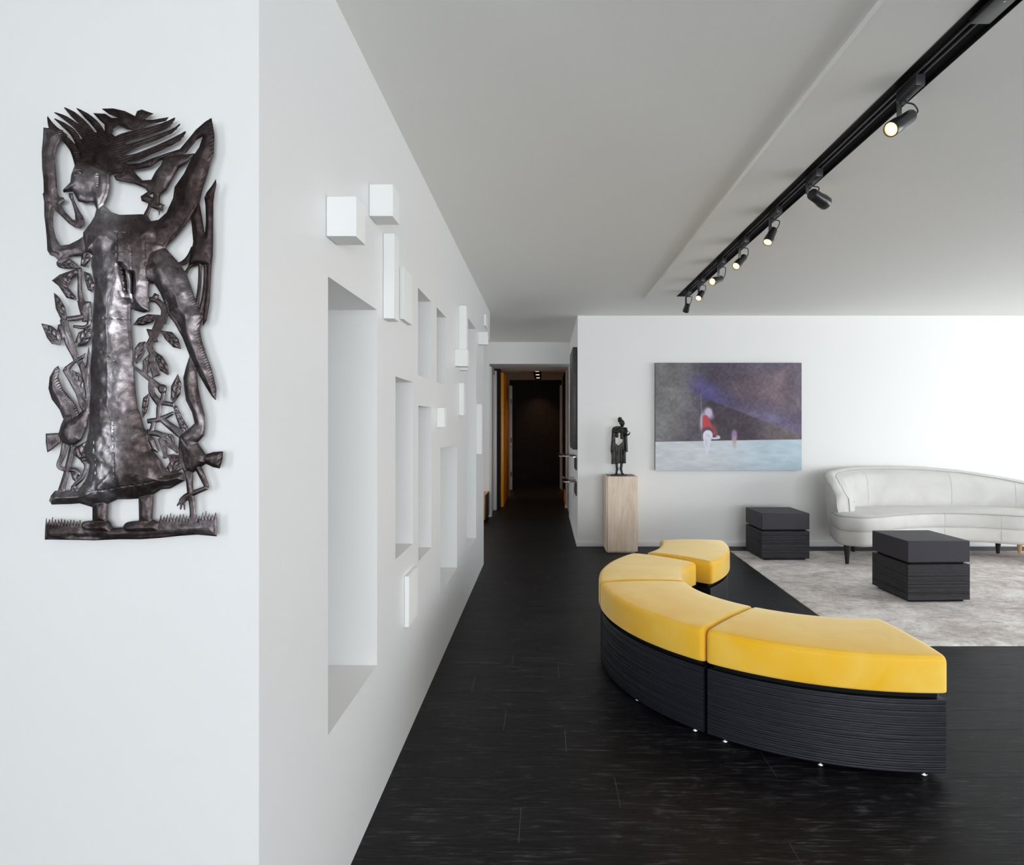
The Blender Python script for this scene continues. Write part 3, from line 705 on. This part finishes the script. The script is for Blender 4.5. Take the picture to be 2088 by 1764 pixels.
for i in (6*8-2, 7*8+4, 8*8+6):
    for lv, par in (([(.336, .003), (.36, -.007), (.41, -.011), (.445, -.005), (.456, .003)], seat), ([(.20, .010), (.23, -.003), (.29, -.005), (.318, .001)], sf)):
        pipe('seam', [offs(outl, d)[i]-SO+Vector((0, 0, z)) for z, d in lv], .0013, par, 'seam_line')
# backrest swept along the rear
bp = crom([(2.775, 6.03, 0), (2.765, 6.20, 0), (2.84, 6.42, 0), (3.04, 6.60, 0), (3.4, 6.70, 0), (3.9, 6.725, 0), (4.35, 6.68, 0), (4.75, 6.55, 0), (5.06, 6.34, 0), (5.20, 6.10, 0)], 10)
nb = len(bp); hts = [(0, .64), (.03, .73), (.07, .785), (.14, .825), (.25, .855), (.40, .862), (.52, .852), (.64, .825), (.76, .77), (.88, .70), (1, .62)]
def hgt(s):
    for (a, ha), (b, hb) in zip(hts, hts[1:]):
        if s <= b: t = (s-a)/(b-a); return ha+(hb-ha)*t
    return hts[-1][1]
rings = []; inner = []; outer = []; SL = {}
lens_ = [0]
for a, b in zip(bp, bp[1:]): lens_.append(lens_[-1]+(b-a).length)
for i, p in enumerate(bp):
    s = lens_[i]/lens_[-1]
    t = (bp[min(i+1, nb-1)]-bp[max(i-1, 0)]).normalized(); n = Vector((t.y, -t.x, 0))   # inward (towards the seat)
    h = hgt(s); e = min(1, s/.05, (1-s)/.05); bul = (.075+.035*max(0, 1-s/.16))*math.sqrt(max(0, 1-(1-e)**2))
    prof = [(.030, .205), (.012, .30), (0, .45), (-.018, h-.12), (-.026, h-.045), (-.022, h-.015), (-.006, h), (.035, h+.004), (.066, h-.004), (.080, h-.022), (.086, h-.035),
            (.100+bul*.35, h-.045), (.110+bul*.75, h-.085), (.112+bul, h-.16), (.108+bul*1.15, .56), (.104+bul*1.2, .475), (.100+bul, .45), (.09, .40), (.09, .205)]
    rings.append([p-SO+n*d+Vector((0, 0, z)) for d, z in prof]); inner.append(p-SO+n*.083+Vector((0, 0, h-.022))); outer.append(p-SO+n*-.024+Vector((0, 0, h-.017))); SL[i] = rings[-1][10:16]
bm = bmesh.new(); loft(bm, rings); bmesh.ops.recalc_face_normals(bm, faces=bm.faces)
bk = fin('backrest', bm, 'white_velvet', sf, 62)
n0 = Vector(((bp[1]-bp[0]).normalized().y, -(bp[1]-bp[0]).normalized().x, 0))
pipe('piping', [rings[0][15]+Vector((0, -.002, 0)), rings[0][13]+Vector((0, -.002, 0)), rings[0][11]+Vector((0, -.002, 0))]+inner[1:-1], .0042, bk)
pipe('piping', [rings[0][2]+Vector((-.002, -.002, 0)), rings[0][3]+Vector((-.002, -.002, 0))]+outer[:-1], .0042, bk)
for i in (36, 56, 71): pipe('seam', [q+Vector((0, -.0006, 0)) for q in SL[i]], .0013, bk, 'seam_line')
for (lx, ly, lab, mt) in ((2.79, 5.895, None, 'legs_black'), (3.125, 6.47, None, 'legs_black'), (4.53, 6.38, None, 'legs_black'), (4.76, 6.40, 'pale wooden leg', 'pale_wood'), (5.0, 5.86, None, 'legs_black'), (3.86, 6.12, None, 'legs_black')):
    if lx == 3.86: continue
    bm = bmesh.new(); zb = .0125
    bmesh.ops.create_cone(bm, cap_ends=True, segments=24, radius1=.0155, radius2=.032, depth=.20-zb, matrix=Matrix.Translation((lx-SO.x, ly-SO.y, (.20+zb)/2)))
    lg = fin('leg', bm, mt, sf, 40)
    if lab: lg['label'] = lab
# ------------------------------------------------------------------ hammered sheet-iron wall relief
U0, U1, W0, W1, ST = 130, 1560, 120, 3420, 5.0
gx = np.arange(U0, U1+1, ST); gy = np.arange(W0, W1+1, ST)
GX, GY = np.meshgrid(gx, gy, indexing='ij')
Fm = np.full(GX.shape, -1e3); HT = np.zeros(GX.shape); PL = np.zeros(GX.shape); POL = [.3]
def sdpoly(P, x, y):
    P = np.array(P, float); d = np.full(x.shape, 1e18); ins = np.zeros(x.shape, bool); n = len(P)
    for i in range(n):
        a, b = P[i], P[i-1]; ex, ey = b-a; wx, wy = x-a[0], y-a[1]
        t = np.clip((wx*ex+wy*ey)/max(ex*ex+ey*ey, 1e-9), 0, 1); d = np.minimum(d, (wx-ex*t)**2+(wy-ey*t)**2)
        c = ((a[1] > y) != (b[1] > y))
        if a[1] != b[1]: ins ^= c & (x < (b[0]-a[0])*(y-a[1])/(b[1]-a[1])+a[0])
    d = np.sqrt(d); return np.where(ins, d, -d)
def region(P, pad=12):
    P = np.array(P); x0, y0 = P.min(0)-pad; x1, y1 = P.max(0)+pad
    i0, i1 = max(0, int((x0-U0)/ST)), min(len(gx), int((x1-U0)/ST)+2); j0, j1 = max(0, int((y0-W0)/ST)), min(len(gy), int((y1-W0)/ST)+2)
    return slice(i0, i1), slice(j0, j1)
def smoothpts(P, closed, per=4):
    q = crom([(x, y, 0) for x, y in P], per, closed); return [(v.x, v.y) for v in q]
def pos(P, h=9, s=22, dy=0, sm=False, vein=False, rim=0):
    P = [(x, y+dy) for x, y in P]
    if sm: P = smoothpts(P, True)
    r = region(P); x, y = GX[r], GY[r]; d = sdpoly(P, x, y)
    Fm[r] = np.maximum(Fm[r], d)
    dd = np.clip(d, 0, None); z = h*(1-np.exp(-dd/s))
    if vein:
        A = np.array(P); c = A.mean(0); w, v = np.linalg.eigh(np.cov((A-c).T)); ax = v[:, 1]; l = (x-c[0])*ax[0]+(y-c[1])*ax[1]; m = (x-c[0])*ax[1]-(y-c[1])*ax[0]
        z = z-4.0*np.exp(-(m/7)**2)*np.clip(dd/10, 0, 1)+1.6*np.sin((l*.9+np.abs(m)*1.2)/7)*np.clip(dd/14, 0, 1)
    if rim: z = z+rim*np.sin(GX[r]*.33+GY[r]*.22)*np.exp(-((dd-13)/8)**2)
    PL[r] = np.where((d > -8) & (z >= HT[r]-.01), POL[0], PL[r])
    HT[r] = np.where(d > 0, np.maximum(HT[r], z), HT[r])
def stroke(P, w, dy=0, h=7, s=14, stri=0):
    P = [(x, y+dy) for x, y in P]
    q = crom([(x, y, 0) for x, y in P], 5); n = len(q)
    if not hasattr(w, '__len__'): w = [w]*len(P)
    ww = [np.interp(i/(n-1)*(len(w)-1), range(len(w)), w)/2 for i in range(n)]
    L, R = [], []
    for i in range(n):
        t = (q[min(i+1, n-1)]-q[max(i-1, 0)]).normalized(); m = Vector((-t.y, t.x, 0)); L.append(q[i]+m*ww[i]); R.append(q[i]-m*ww[i])
    pts = [(v.x, v.y) for v in L+R[::-1]]
    pos(pts, h, s)
    if stri:
        r = region(pts); d = sdpoly(pts, GX[r], GY[r]); HT[r] += np.where(d > 3, 2.4*stri*np.sin(GX[r]*.12+GY[r]*.34), 0)
def neg(P, dy=0):
    P = [(x, y+dy) for x, y in P]; r = region(P, 20); d = sdpoly(P, GX[r], GY[r]); Fm[r] = np.minimum(Fm[r], -d); HT[r] = HT[r]*(1-np.exp(-np.clip(-d, 0, None)/10))
Q = 1690
# left arm frame, face, hair
POL[0] = .50
pos([(178,293),(325,313),(332,362),(300,395),(278,430),(262,500),(270,600),(278,700),(282,780),(298,815),(328,817),(340,838),(318,862),(300,862),(340,925),(400,985),(418,985),(414,955),(440,935),(470,950),(487,990),(480,1025),(455,1050),(420,1046),(370,1015),(330,975),(290,935),(258,905),(248,960),(252,1040),(272,1120),(305,1178),(370,1170),(440,1135),(475,1110),(500,1250),(370,1258),(330,1275),(300,1300),(265,1262),(230,1250),(207,1215),(203,1130),(195,1040),(185,960),(183,850),(172,790),(180,780),(178,690),(168,600),(165,480),(175,370)], 15, 30)
pos([(368,785),(400,785),(405,830),(450,920),(478,965),(455,985),(418,960),(412,930),(390,850),(368,810)], 9, 14)
# robe and torso
POL[0] = .74
robe = [(575,905),(625,870),(690,930),(750,948),(920,943),(985,995),(1040,985),(1100,1190),(1000,1400),(970,1460),(965,1560),(975,1670),(930,1682),(865,1665),(830,1640),(830,1760),(842,1890),(850,2070),(862,2190),(870,2290),(885,2400),(900,2430),(930,2540),(965,2600),(990,2710),(1050,2780),(1100,2875),(1225,2880),(1238,2940),(1180,2970),(1130,3000),(1060,3005),(1000,3045),(885,3075),(820,3080),(735,3080),(660,3115),(600,3125),(540,3138),(450,3110),(390,3115),(240,3120),(220,3090),(235,3050),(265,3015),(305,3015),(440,3010),(450,2990),(490,2940),(510,2900),(525,2820),(480,2780),(470,2700),(500,2640),(520,2560),(525,2450),(520,2380),(535,2250),(528,2100),(540,1950),(545,1800),(552,1640),(560,1450),(535,1330),(545,1250),(500,1250),(475,1110),(475,1080),(530,1010),(560,960)]
pos(robe, 46, 95)
keep = HT.copy(); neg([(784,1340),(806,1372),(816,1450),(816,1540),(806,1515),(797,1420)]); neg([(854,1400),(868,1400),(868,1520),(858,1600),(853,1500)]); HT = np.maximum(HT, keep*.45)
# big wing on the right, long tail below
POL[0] = 0.12
pos([(1438,220),(1450,290),(1460,350),(1455,490),(1430,560),(1410,640),(1370,760),(1350,850),(1290,960),(1180,1100),(1085,1195),(1000,1230),(960,1100),(960,1000),(985,995),(1040,985),(1100,930),(1150,820),(1160,740),(1230,640),(1290,520),(1312,490),(1345,440),(1372,362),(1330,385),(1290,430),(1250,480),(1215,500),(1130,512),(1050,545),(980,590),(870,612),(830,600),(790,570),(900,560),(1000,520),(1120,480),(1200,455),(1260,385),(1320,310),(1390,250)], 22, 45, rim=1.6)
POL[0] = .5
pos([(930,1150),(1085,1190),(1150,1260),(1195,1310),(1250,1390),(1290,1500),(1330,1620),(1375,1700),(1350,1810),(1365,1890),(1400,2000),(1440,2110),(1475,2250),(1470,2338),(1440,2310),(1390,2230),(1350,2160),(1325,2110),(1275,2010),(1220,1870),(1160,1760),(1105,1690),(1090,1620),(1050,1530),(1010,1465),(960,1455),(900,1400)], 32, 60, rim=1.6)
# bird in front of the wing
POL[0] = 0.3
pos([(1312,487),(1215,498),(1130,510),(1070,540),(1060,570),(1020,620),(985,685),(920,690),(880,650),(845,605),(790,580),(780,605),(760,640),(705,655),(720,690),(850,712),(940,750),(958,775),(905,810),(915,845),(960,860),(975,890),(1040,915),(1045,950),(1055,910),(1080,925),(1070,890),(1092,875),(1050,860),(1050,800),(1100,760),(1140,690),(1190,600),(1250,560),(1290,520)], 13, 20)
neg([(972,800),(1003,790),(1000,818),(980,812)]); pos([(925,950),(955,895),(965,865),(998,865),(985,905),(965,960),(985,1000),(940,1000)], 10, 20)
# head
POL[0] = .55
pos([(415,570),(520,568),(600,595),(672,640),(676,720),(662,800),(640,850),(628,880),(600,930),(575,905),(555,860),(500,862),(440,850),(412,800),(400,775),(330,782),(322,765),(378,705),(385,650),(400,610)], 24, 34)
for (cx, cy, rx, ry, a) in ((460, 640, 34, 16, 5), (540, 780, 60, 50, -10), (350, 760, 18, 12, 4), (600, 700, 18, 60, -5)):
    HT += a*np.exp(-(((GX-cx)/rx)**2+((GY-cy)/ry)**2))*(Fm > 0)
for k in range(6): HT -= 6*np.exp(-(((GX-605+abs(k-2.5)*2)/7)**2+((GY-(655+k*17))/5)**2))
HT -= 7*np.exp(-((np.hypot((GX-458), (GY-640)*1.6)-24)/4)**2)
# hair and feathers
POL[0] = 0.06
pos([(455,490),(420,440),(440,400),(520,330),(600,330),(660,350),(760,370),(800,430),(760,500),(800,560),(790,620),(700,635),(662,640),(600,595),(500,572),(415,575)], 16, 40)
stroke([(208,210),(240,285),(290,335),(345,370)], [4,50,62,50], stri=.8)
stroke([(330,370),(395,440),(425,510),(450,580)], [44,60,60,74], stri=.8)
stroke([(258,226),(330,275),(400,335),(455,430),(500,500)], [4,36,50,54,60], stri=1.2)
stroke([(258,180),(340,222),(430,290),(500,380),(540,460)], [4,34,44,50,60], stri=1.2)
stroke([(333,143),(400,195),(470,260),(540,345),(590,430)], [4,44,52,56,60], stri=1.2)
stroke([(425,148),(500,205),(560,260),(610,330),(640,430)], [4,42,52,54,70], stri=1.2)
pos([(612,152),(700,150),(790,170),(865,208),(880,170),(915,158),(945,170),(1003,190),(965,210),(935,235),(1000,235),(1120,215),(1095,245),(1030,260),(950,275),(880,320),(800,305),(740,275),(700,300),(690,340),(720,365),(705,420),(640,400),(635,270),(600,240),(548,185),(640,190),(690,222),(740,222),(670,195)], 14, 22)
neg([(692,300),(760,290),(798,303),(760,330),(718,362)])
stroke([(1165,220),(1100,275),(1000,312),(880,340),(760,380),(690,440)], [6,52,54,56,76,90], stri=1.0)
stroke([(1203,265),(1140,320),(1020,372),(900,412),(800,448),(700,490)], [4,28,38,42,50,80], stri=1.0)
stroke([(1245,322),(1190,372),(1080,430),(960,480),(860,518),(750,532)], [6,44,50,50,54,44], stri=1.2)
# far right crane with legs
POL[0] = 0.12
pos([(1470,680),(1475,720),(1460,790),(1452,850),(1450,1100),(1447,1250),(1438,1330),(1350,1320),(1262,1335),(1290,1200),(1300,1150),(1283,960),(1345,850),(1365,950),(1388,1100),(1395,1000),(1392,880),(1383,820),(1400,780),(1440,730)], 17, 22)
HT -= 7*np.exp(-((np.hypot(GX-1412, GY-820)-12)/4)**2)*(Fm > 0)
stroke([(1352,1305),(1352,1400),(1345,1500),(1325,1640)], 28); stroke([(1392,1305),(1388,1450),(1375,1580),(1345,1710)], [24,24,28,34])
pos([(1405,1300),(1440,1300),(1432,1450),(1425,1600),(1400,1740),(1370,1790),(1375,1690),(1398,1500)], 9, 14)
stroke([(1185,1320),(1240,1300),(1275,1250),(1300,1190)], [20,44,34,30]); stroke([(1245,1385),(1280,1335),(1350,1312)], [24,26,22])
# plants on the left
POL[0] = 0.55
pos([(275,1310),(300,1280),(360,1270),(440,1335),(390,1352),(300,1345)], 9, 14, sm=True, vein=True); pos([(300,1250),(350,1255),(450,1340),(400,1330),(330,1290)], 8, 14)
pos([(455,1330),(465,1230),(500,1205),(545,1215),(540,1270),(490,1340)], 9, 14, vein=True); pos([(240,1440),(300,1395),(430,1350),(455,1385),(385,1435),(362,1490),(420,1560),(430,1590),(350,1570),(290,1480)], 9, 16, vein=True)
pos([(480,1370),(530,1390),(560,1470),(545,1530),(510,1510),(490,1440)], 9, 14, vein=True); stroke([(445,1345),(450,1450),(455,1560),(480,1650),(495,1750)], [40,32,40,50,50]); pos([(430,1590),(535,1598),(520,1700),(455,1690),(440,1640)], 9, 16)
pos([(255,1528),(300,1570),(340,1640),(352,1700),(372,1745),(320,1755),(270,1650)], 9, 14, vein=True)
pos([(160,70),(240,90),(290,130),(312,180),(300,235),(240,225),(205,180)], 9, 14, Q, vein=True); pos([(540,110),(535,180),(500,235),(430,250),(410,225),(440,140),(490,115)], 9, 14, Q, vein=True)
stroke([(330,40),(345,120),(375,220),(410,300),(425,350)], [60,60,70,56,40], Q); stroke([(345,40),(430,30),(510,10)], [40,40,34], Q); stroke([(520,-60),(522,60),(490,100),(400,92)], [30,34,30,20], Q); stroke([(285,100),(310,110),(340,180)], [40,50,50], Q)
# lower left bird
POL[0] = 0.55
pos([(497,290),(480,335),(415,372),(375,420),(400,480),(440,560),(480,620),(515,640),(520,740),(490,760),(450,700),(420,600),(370,510),(320,425),(340,395),(420,340)], 9, 13, Q)
HT -= 5*np.exp(-((np.hypot(GX-338, GY-Q-410)-9)/3.5)**2)*(Fm > 0)
pos([(392,420),(450,450),(478,520),(475,600),(425,560),(398,480)], 9, 13, Q, vein=True); pos([(515,250),(530,300),(515,520),(525,760),(500,700),(480,520),(440,380),(470,345),(495,400)], 8, 13, Q); stroke([(435,350),(480,450),(505,560),(520,700)], [24,30,30,30], Q)
pos([(290,388),(302,420),(290,470),(320,560),(370,620),(420,680),(447,760),(410,790),(330,795),(300,720),(240,640),(215,560),(225,470),(260,410)], 15, 24, Q, rim=2)
pos([(330,785),(440,755),(515,680),(522,740),(505,850),(460,950),(420,980),(380,990),(320,965),(288,905),(310,830)], 18, 26, Q); pos([(195,897),(295,893),(305,965),(240,1020),(207,1040),(195,960)], 9, 14, Q)
stroke([(345,970),(322,1060),(292,1140),(345,1168)], [60,44,34,32], Q); stroke([(400,985),(375,1090),(345,1210),(310,1335)], [46,44,42,54], Q); stroke([(330,1165),(420,1175),(450,1215)], [34,40,24], Q)
pos([(400,1010),(460,975),(520,940),(545,1010),(520,1100),(470,1110),(410,1060)], 10, 14, Q, vein=True); stroke([(470,1095),(498,1140),(470,1230),(410,1290),(440,1330)], [30,30,28,34,20], Q); pos([(380,1190),(450,1185),(425,1265),(395,1240)], 8, 12, Q); stroke([(400,1290),(395,1330)], 30, Q)
# plants on the right
POL[0] = 0.45
pos([(848,85),(890,30),(960,2),(1045,8),(1000,60),(930,88)], 9, 14, Q, vein=True); stroke([(970,1580),(1030,1592),(1085,1660),(1070,1760)], [36,40,54,56]); pos([(985,1575),(1010,1532),(1045,1550),(1030,1590)], 7, 12)
stroke([(1070,20),(1030,110),(1000,180),(960,240)], [66,70,56,44], Q); pos([(948,110),(1000,120),(1040,210),(990,215),(965,160)], 8, 14, Q); pos([(1055,125),(1140,135),(1190,190),(1212,265),(1150,250),(1090,190)], 9, 14, Q, vein=True)
pos([(945,205),(938,280),(882,378),(858,350),(862,260),(895,215)], 9, 14, Q, vein=True); stroke([(965,235),(992,300),(1000,400),(1025,470)], [44,48,42,66], Q); pos([(985,260),(1070,320),(1112,390),(1114,462),(1050,425),(1025,350)], 9, 14, Q, vein=True); pos([(970,300),(995,370),(972,430),(945,475),(920,420),(922,350)], 9, 14, Q, vein=True)
stroke([(848,392),(930,455),(1060,555)], [10,32,44], Q); pos([(1040,535),(1080,530),(1102,550),(1095,590),(1060,600),(1035,570)], 10, 12, Q, sm=True); stroke([(1078,580),(1070,640),(1045,700),(1040,790)], [34,36,40,34], Q); stroke([(985,500),(990,590),(1045,670)], [40,46,50], Q)
pos([(975,590),(970,660),(950,740),(922,782),(915,700),(925,630)], 9, 13, Q, vein=True); stroke([(1040,665),(1100,672),(1160,682)], 34, Q); pos([(1185,450),(1212,520),(1205,600),(1160,670),(1130,640),(1135,540)], 9, 14, Q, vein=True)
pos([(1145,680),(1180,690),(1215,770),(1262,850),(1265,890),(1210,880),(1175,790)], 9, 16, Q, vein=True); stroke([(1155,740),(1050,790),(955,805)], [24,40,34], Q); stroke([(1010,800),(985,890)], [34,40], Q); stroke([(1060,790),(1140,850),(1220,910)], [34,56,66], Q)
pos([(1275,310),(1245,400),(1225,480),(1232,560),(1245,650),(1290,740),(1310,820),(1260,870),(1200,905),(1215,1040),(1240,1110),(1340,1110),(1390,1080),(1360,1030),(1330,970),(1382,910),(1392,830),(1385,750),(1360,660),(1340,560),(1325,425)], 19, 30, Q)
pos([(1195,905),(1330,960),(1400,1060),(1400,1120),(1300,1190),(1230,1190),(1195,1100),(1190,1000)], 20, 34, Q); pos([(1375,1060),(1450,1035),(1525,1030),(1520,1090),(1500,1160),(1450,1150),(1378,1115)], 10, 16, Q, rim=2)
stroke([(1262,1140),(1272,1250),(1280,1350),(1295,1450),(1300,1580)], [76,52,50,46,46], Q); stroke([(1320,1120),(1375,1230),(1405,1305)], [54,46,34], Q); stroke([(1410,1300),(1310,1340),(1250,1372),(1210,1410)], [30,40,52,50], Q)
stroke([(1215,1395),(1178,1440)], [30,8], Q); stroke([(1218,1395),(1205,1468)], [28,8], Q); stroke([(1232,1385),(1236,1470)], [26,8], Q)
pos([(1075,890),(1145,905),(1170,980),(1165,1035),(1108,995)], 9, 14, Q, vein=True); stroke([(950,890),(1040,900),(1130,960),(1190,1040)], [50,44,40,30], Q); pos([(955,900),(1010,935),(1045,1040),(1000,1030),(960,960)], 8, 14, Q); stroke([(1055,930),(1088,1040),(1080,1085)], [44,34,20], Q); pos([(1110,1055),(1200,1060),(1222,1160),(1150,1205),(1085,1180),(1125,1110)], 12, 16, Q, vein=True); stroke([(1090,1070),(1160,1062)], 22, Q)
# legs, feet and the grassy ground strip
POL[0] = 0.38
pos([(545,1400),(662,1390),(655,1560),(545,1580)], 13, 24, Q); pos([(890,1370),(1002,1345),(992,1570),(895,1580)], 13, 24, Q)
jag = []
for i in range(12): x = 198+i*23; jag += [(x, 1524+9*math.sin(i*2.1)+i*2), (x+6, 1545+i), (x+14, 1578+i*1.2)]
jag2 = []
for i in range(18): x = 1046+i*24; tp = 1498+10*math.sin(i*1.7)-(12 if i > 12 else 0); jag2 += [(x, 1552-(14 if i > 12 else 0)), (x+13, tp), (x+18, tp+26)]
gr = jag+[(480,1562),(505,1552),(548,1550),(660,1548),(690,1585),(700,1605),(775,1600),(800,1565),(890,1550),(1010,1545),(1040,1568)]+jag2+[(1476,1500),(1478,1668),(1330,1655),(1190,1665),(1050,1680),(900,1690),(740,1690),(560,1698),(380,1694),(188,1692),(190,1610)]
pos(gr, 13, 26, Q); pos([(470,1565),(545,1550),(660,1550),(690,1590),(690,1640),(600,1650),(480,1640)], 22, 34, Q, sm=True); pos([(790,1570),(890,1550),(1010,1548),(1050,1580),(1050,1640),(900,1655),(785,1640)], 22, 34, Q, sm=True)
# chasing and hammer texture
ins = Fm > 0
HT += ins*(24*fbm(GX*1.25, GY*.8, 170, 41, 2)+5*fbm(GX, GY, 64, 51, 2)*np.clip(HT/12, 0, 1.5))*np.clip(Fm/24, 0, 1)
def score(P, dp=3.2, w=3.5):
    for a, b in zip(P, P[1:]):
        L_ = math.hypot(b[0]-a[0], b[1]-a[1]); t_ = np.clip(((GX-a[0])*(b[0]-a[0])+(GY-a[1])*(b[1]-a[1]))/L_**2, 0, 1)
        d_ = np.hypot(GX-a[0]-t_*(b[0]-a[0]), GY-a[1]-t_*(b[1]-a[1])); HT[:] -= dp*np.exp(-(d_/w)**2)*(.55+.45*np.sign(np.sin(t_*L_/9)))*ins
score([(962,1000),(965,1200),(962,1450)]); score([(770,1090),(772,1320)]); score([(860,1100),(875,1240),(872,1370)]); score([(750,1095),(860,1105)]); score([(740,1240),(870,1240)]); score([(550,1720),(700,1735),(830,1730)])
score([(440,3012),(650,3010),(800,2980),(1000,2950),(1100,2900)]); score([(640,1980),(760,2060)], 4); score([(590,2640),(600,2900)]); score([(740,2500),(750,2900)])
HT = np.clip(HT, 0, None)
PL *= np.where(GY > 0, 1, 1)
PL -= .40*ss(690, 900, GX)*ss(1500, 1900, GY)*(1-ss(3250, 3300, GY))*(PL > .6)+.35*ss(640, 900, GX)*(1-ss(1300, 1600, GY))*(PL > .6)   # shade on the robe's far side, put into the metal colour
for _ in range(7):
    q_ = np.pad(PL, 1, mode='edge'); PL = (q_[:-2, 1:-1]+q_[2:, 1:-1]+q_[1:-1, :-2]+q_[1:-1, 2:]+q_[1:-1, 1:-1])/5
# contour the field into a mesh, marching over the grid cells
def mesh_field():
    verts = []; cache = {}
    S = .26592e-3*1.262/1.27   # metres per unit at the relief's plane
    def wpt(ix, iy, h):
        u = U0+ix*ST; v = W0+iy*ST
        p = at(40+u/3.674, 180+v/3.674, 1.262); return (p.x-AO.x, -h*.00046, p.z-AO.z)
    def node(i, j):
        k = (i, j)
        if k not in cache: cache[k] = len(verts); verts.append(wpt(i, j, HT[i, j]))
        return cache[k]
    def cut(i, j, a, b):
        k = (i, j, a, b) if (i, j) < (a, b) else (a, b, i, j)
        if k not in cache:
            i, j, a, b = k; f0, f1 = Fm[i, j], Fm[a, b]; t = min(.97, max(.03, f0/(f0-f1))); cache[k] = len(verts); verts.append(wpt(i+(a-i)*t, j+(b-j)*t, 0))
        return cache[k]
    faces = []
    cell = (Fm[:-1, :-1] > 0) | (Fm[1:, :-1] > 0) | (Fm[:-1, 1:] > 0) | (Fm[1:, 1:] > 0)
    for i, j in zip(*np.nonzero(cell)):
        c = ((i, j), (i+1, j), (i+1, j+1), (i, j+1)); s = [Fm[a] > 0 for a in c]
        if all(s): faces.append([node(*a) for a in c][::1]); continue
        if s[0] == s[2] and s[1] == s[3] and s[0] != s[1]:
            for k in range(4):
                if s[k]: a, p, n = c[k], c[k-1], c[(k+1) % 4]; faces.append([cut(*p, *a), node(*a), cut(*a, *n)])
            continue
        poly = []
        for k in range(4):
            a, b = c[k], c[(k+1) % 4]
            if s[k]: poly.append(node(*a))
            if s[k] != s[(k+1) % 4]: poly.append(cut(*a, *b))
        faces.append(poly)
    return verts, faces
AO = at(265, 1100, 1.262)
vs, fs = mesh_field()
me = bpy.data.meshes.new('wall_relief'); me.from_pydata(vs, [], fs); me.validate()
bm = bmesh.new(); bm.from_mesh(me)
small = []; seen = set(); bm.verts.ensure_lookup_table()
for v in bm.verts:
    if v in seen: continue
    st = [v]; comp = []; seen.add(v)
    while st:
        a = st.pop(); comp.append(a)
        for e in a.link_edges:
            b = e.other_vert(a)
            if b not in seen: seen.add(b); st.append(b)
    if len(comp) < 400: small += comp; print('relief: loose piece', len(comp), comp[0].co[:])
if small: bmesh.ops.delete(bm, geom=small, context='VERTS')
bmesh.ops.recalc_face_normals(bm, faces=bm.faces)
n_ = sum(f.normal.y for f in list(bm.faces)[:500])
if n_ > 0: bmesh.ops.reverse_faces(bm, faces=bm.faces)
for f in bm.faces: f.smooth = True
lay_ = bm.verts.layers.float.new('polish_shade'); A0 = at(40, 180, 1.262); sx0 = 1.262/F/3.674
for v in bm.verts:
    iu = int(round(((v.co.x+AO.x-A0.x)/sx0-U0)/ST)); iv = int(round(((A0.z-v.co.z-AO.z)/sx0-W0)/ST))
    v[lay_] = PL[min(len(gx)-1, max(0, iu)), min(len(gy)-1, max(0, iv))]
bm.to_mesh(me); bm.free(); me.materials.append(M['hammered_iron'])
o = bpy.data.objects.new('wall_relief', me); COL.objects.link(o); o.location = AO
so = o.modifiers.new('sheet', 'SOLIDIFY'); so.thickness = .0016; so.offset = -1
tag(o, 'cut dark iron relief of a robed figure with birds and leaves on the near wall', 'artwork')
LR, LB, LL, LF, WS, EXPO = 108, 188, 16, 14, 2.8, 0.65
# ------------------------------------------------------------------ light
def area(name, loc, rot, sx_, sy_, e, col=(1, 1, 1)):
    l = bpy.data.lights.new(name, 'AREA'); l.shape = 'RECTANGLE'; l.size = sx_; l.size_y = sy_; l.energy = e; l.color = col; l.spread = 3.14
    o = bpy.data.objects.new(name, l); COL.objects.link(o); o.location = loc; o.rotation_euler = rot; return o
area('window_daylight_right', (X1+.05, 2.35, 1.2), (0, PI/2+.6, 0), 2.2, 6.6, LR, (.97, .98, 1))
area('window_daylight_rear', (2.0, Y0-.25, 1.25), (PI/2+.5, 0, 0), 5.2, 2.2, LB, (.92, .96, 1))
area('window_daylight_foyer', (X0-.25, 7.5, 1.55), (0, -PI/2, 0), 1.1, 1.0, LF, (.95, .97, 1))
area('window_daylight_rear_left', (X0-.28, -2.7, 1.25), (0, -PI/2-.2, 0), 2.2, 2.6, LL, (.92, .96, 1))
for (x, y, z, e) in ((-.14, 11.0, 2.23, 9), (-.14, 13.15, 2.23, 22)):
    ld = bpy.data.lights.new('corridor_lamp', 'SPOT'); ld.energy = e; ld.color = (1, .62, .34); ld.spot_size = 1.7; ld.spot_blend = .9; ld.shadow_soft_size = .03
    lo = bpy.data.objects.new('corridor_lamp', ld); COL.objects.link(lo); lo.location = (x, y, z)
w = bpy.data.worlds.new('sky'); SC.world = w; w.use_nodes = True
w.node_tree.nodes['Background'].inputs[0].default_value = (.88, .94, 1, 1); w.node_tree.nodes['Background'].inputs[1].default_value = WS
vs_ = SC.view_settings; vs_.view_transform = 'Standard'; vs_.look = 'None'; vs_.gamma = 1; vs_.use_curve_mapping = False; vs_.exposure = EXPO
SC.cycles.max_bounces = 10; SC.cycles.diffuse_bounces = 6; SC.cycles.use_denoising = True
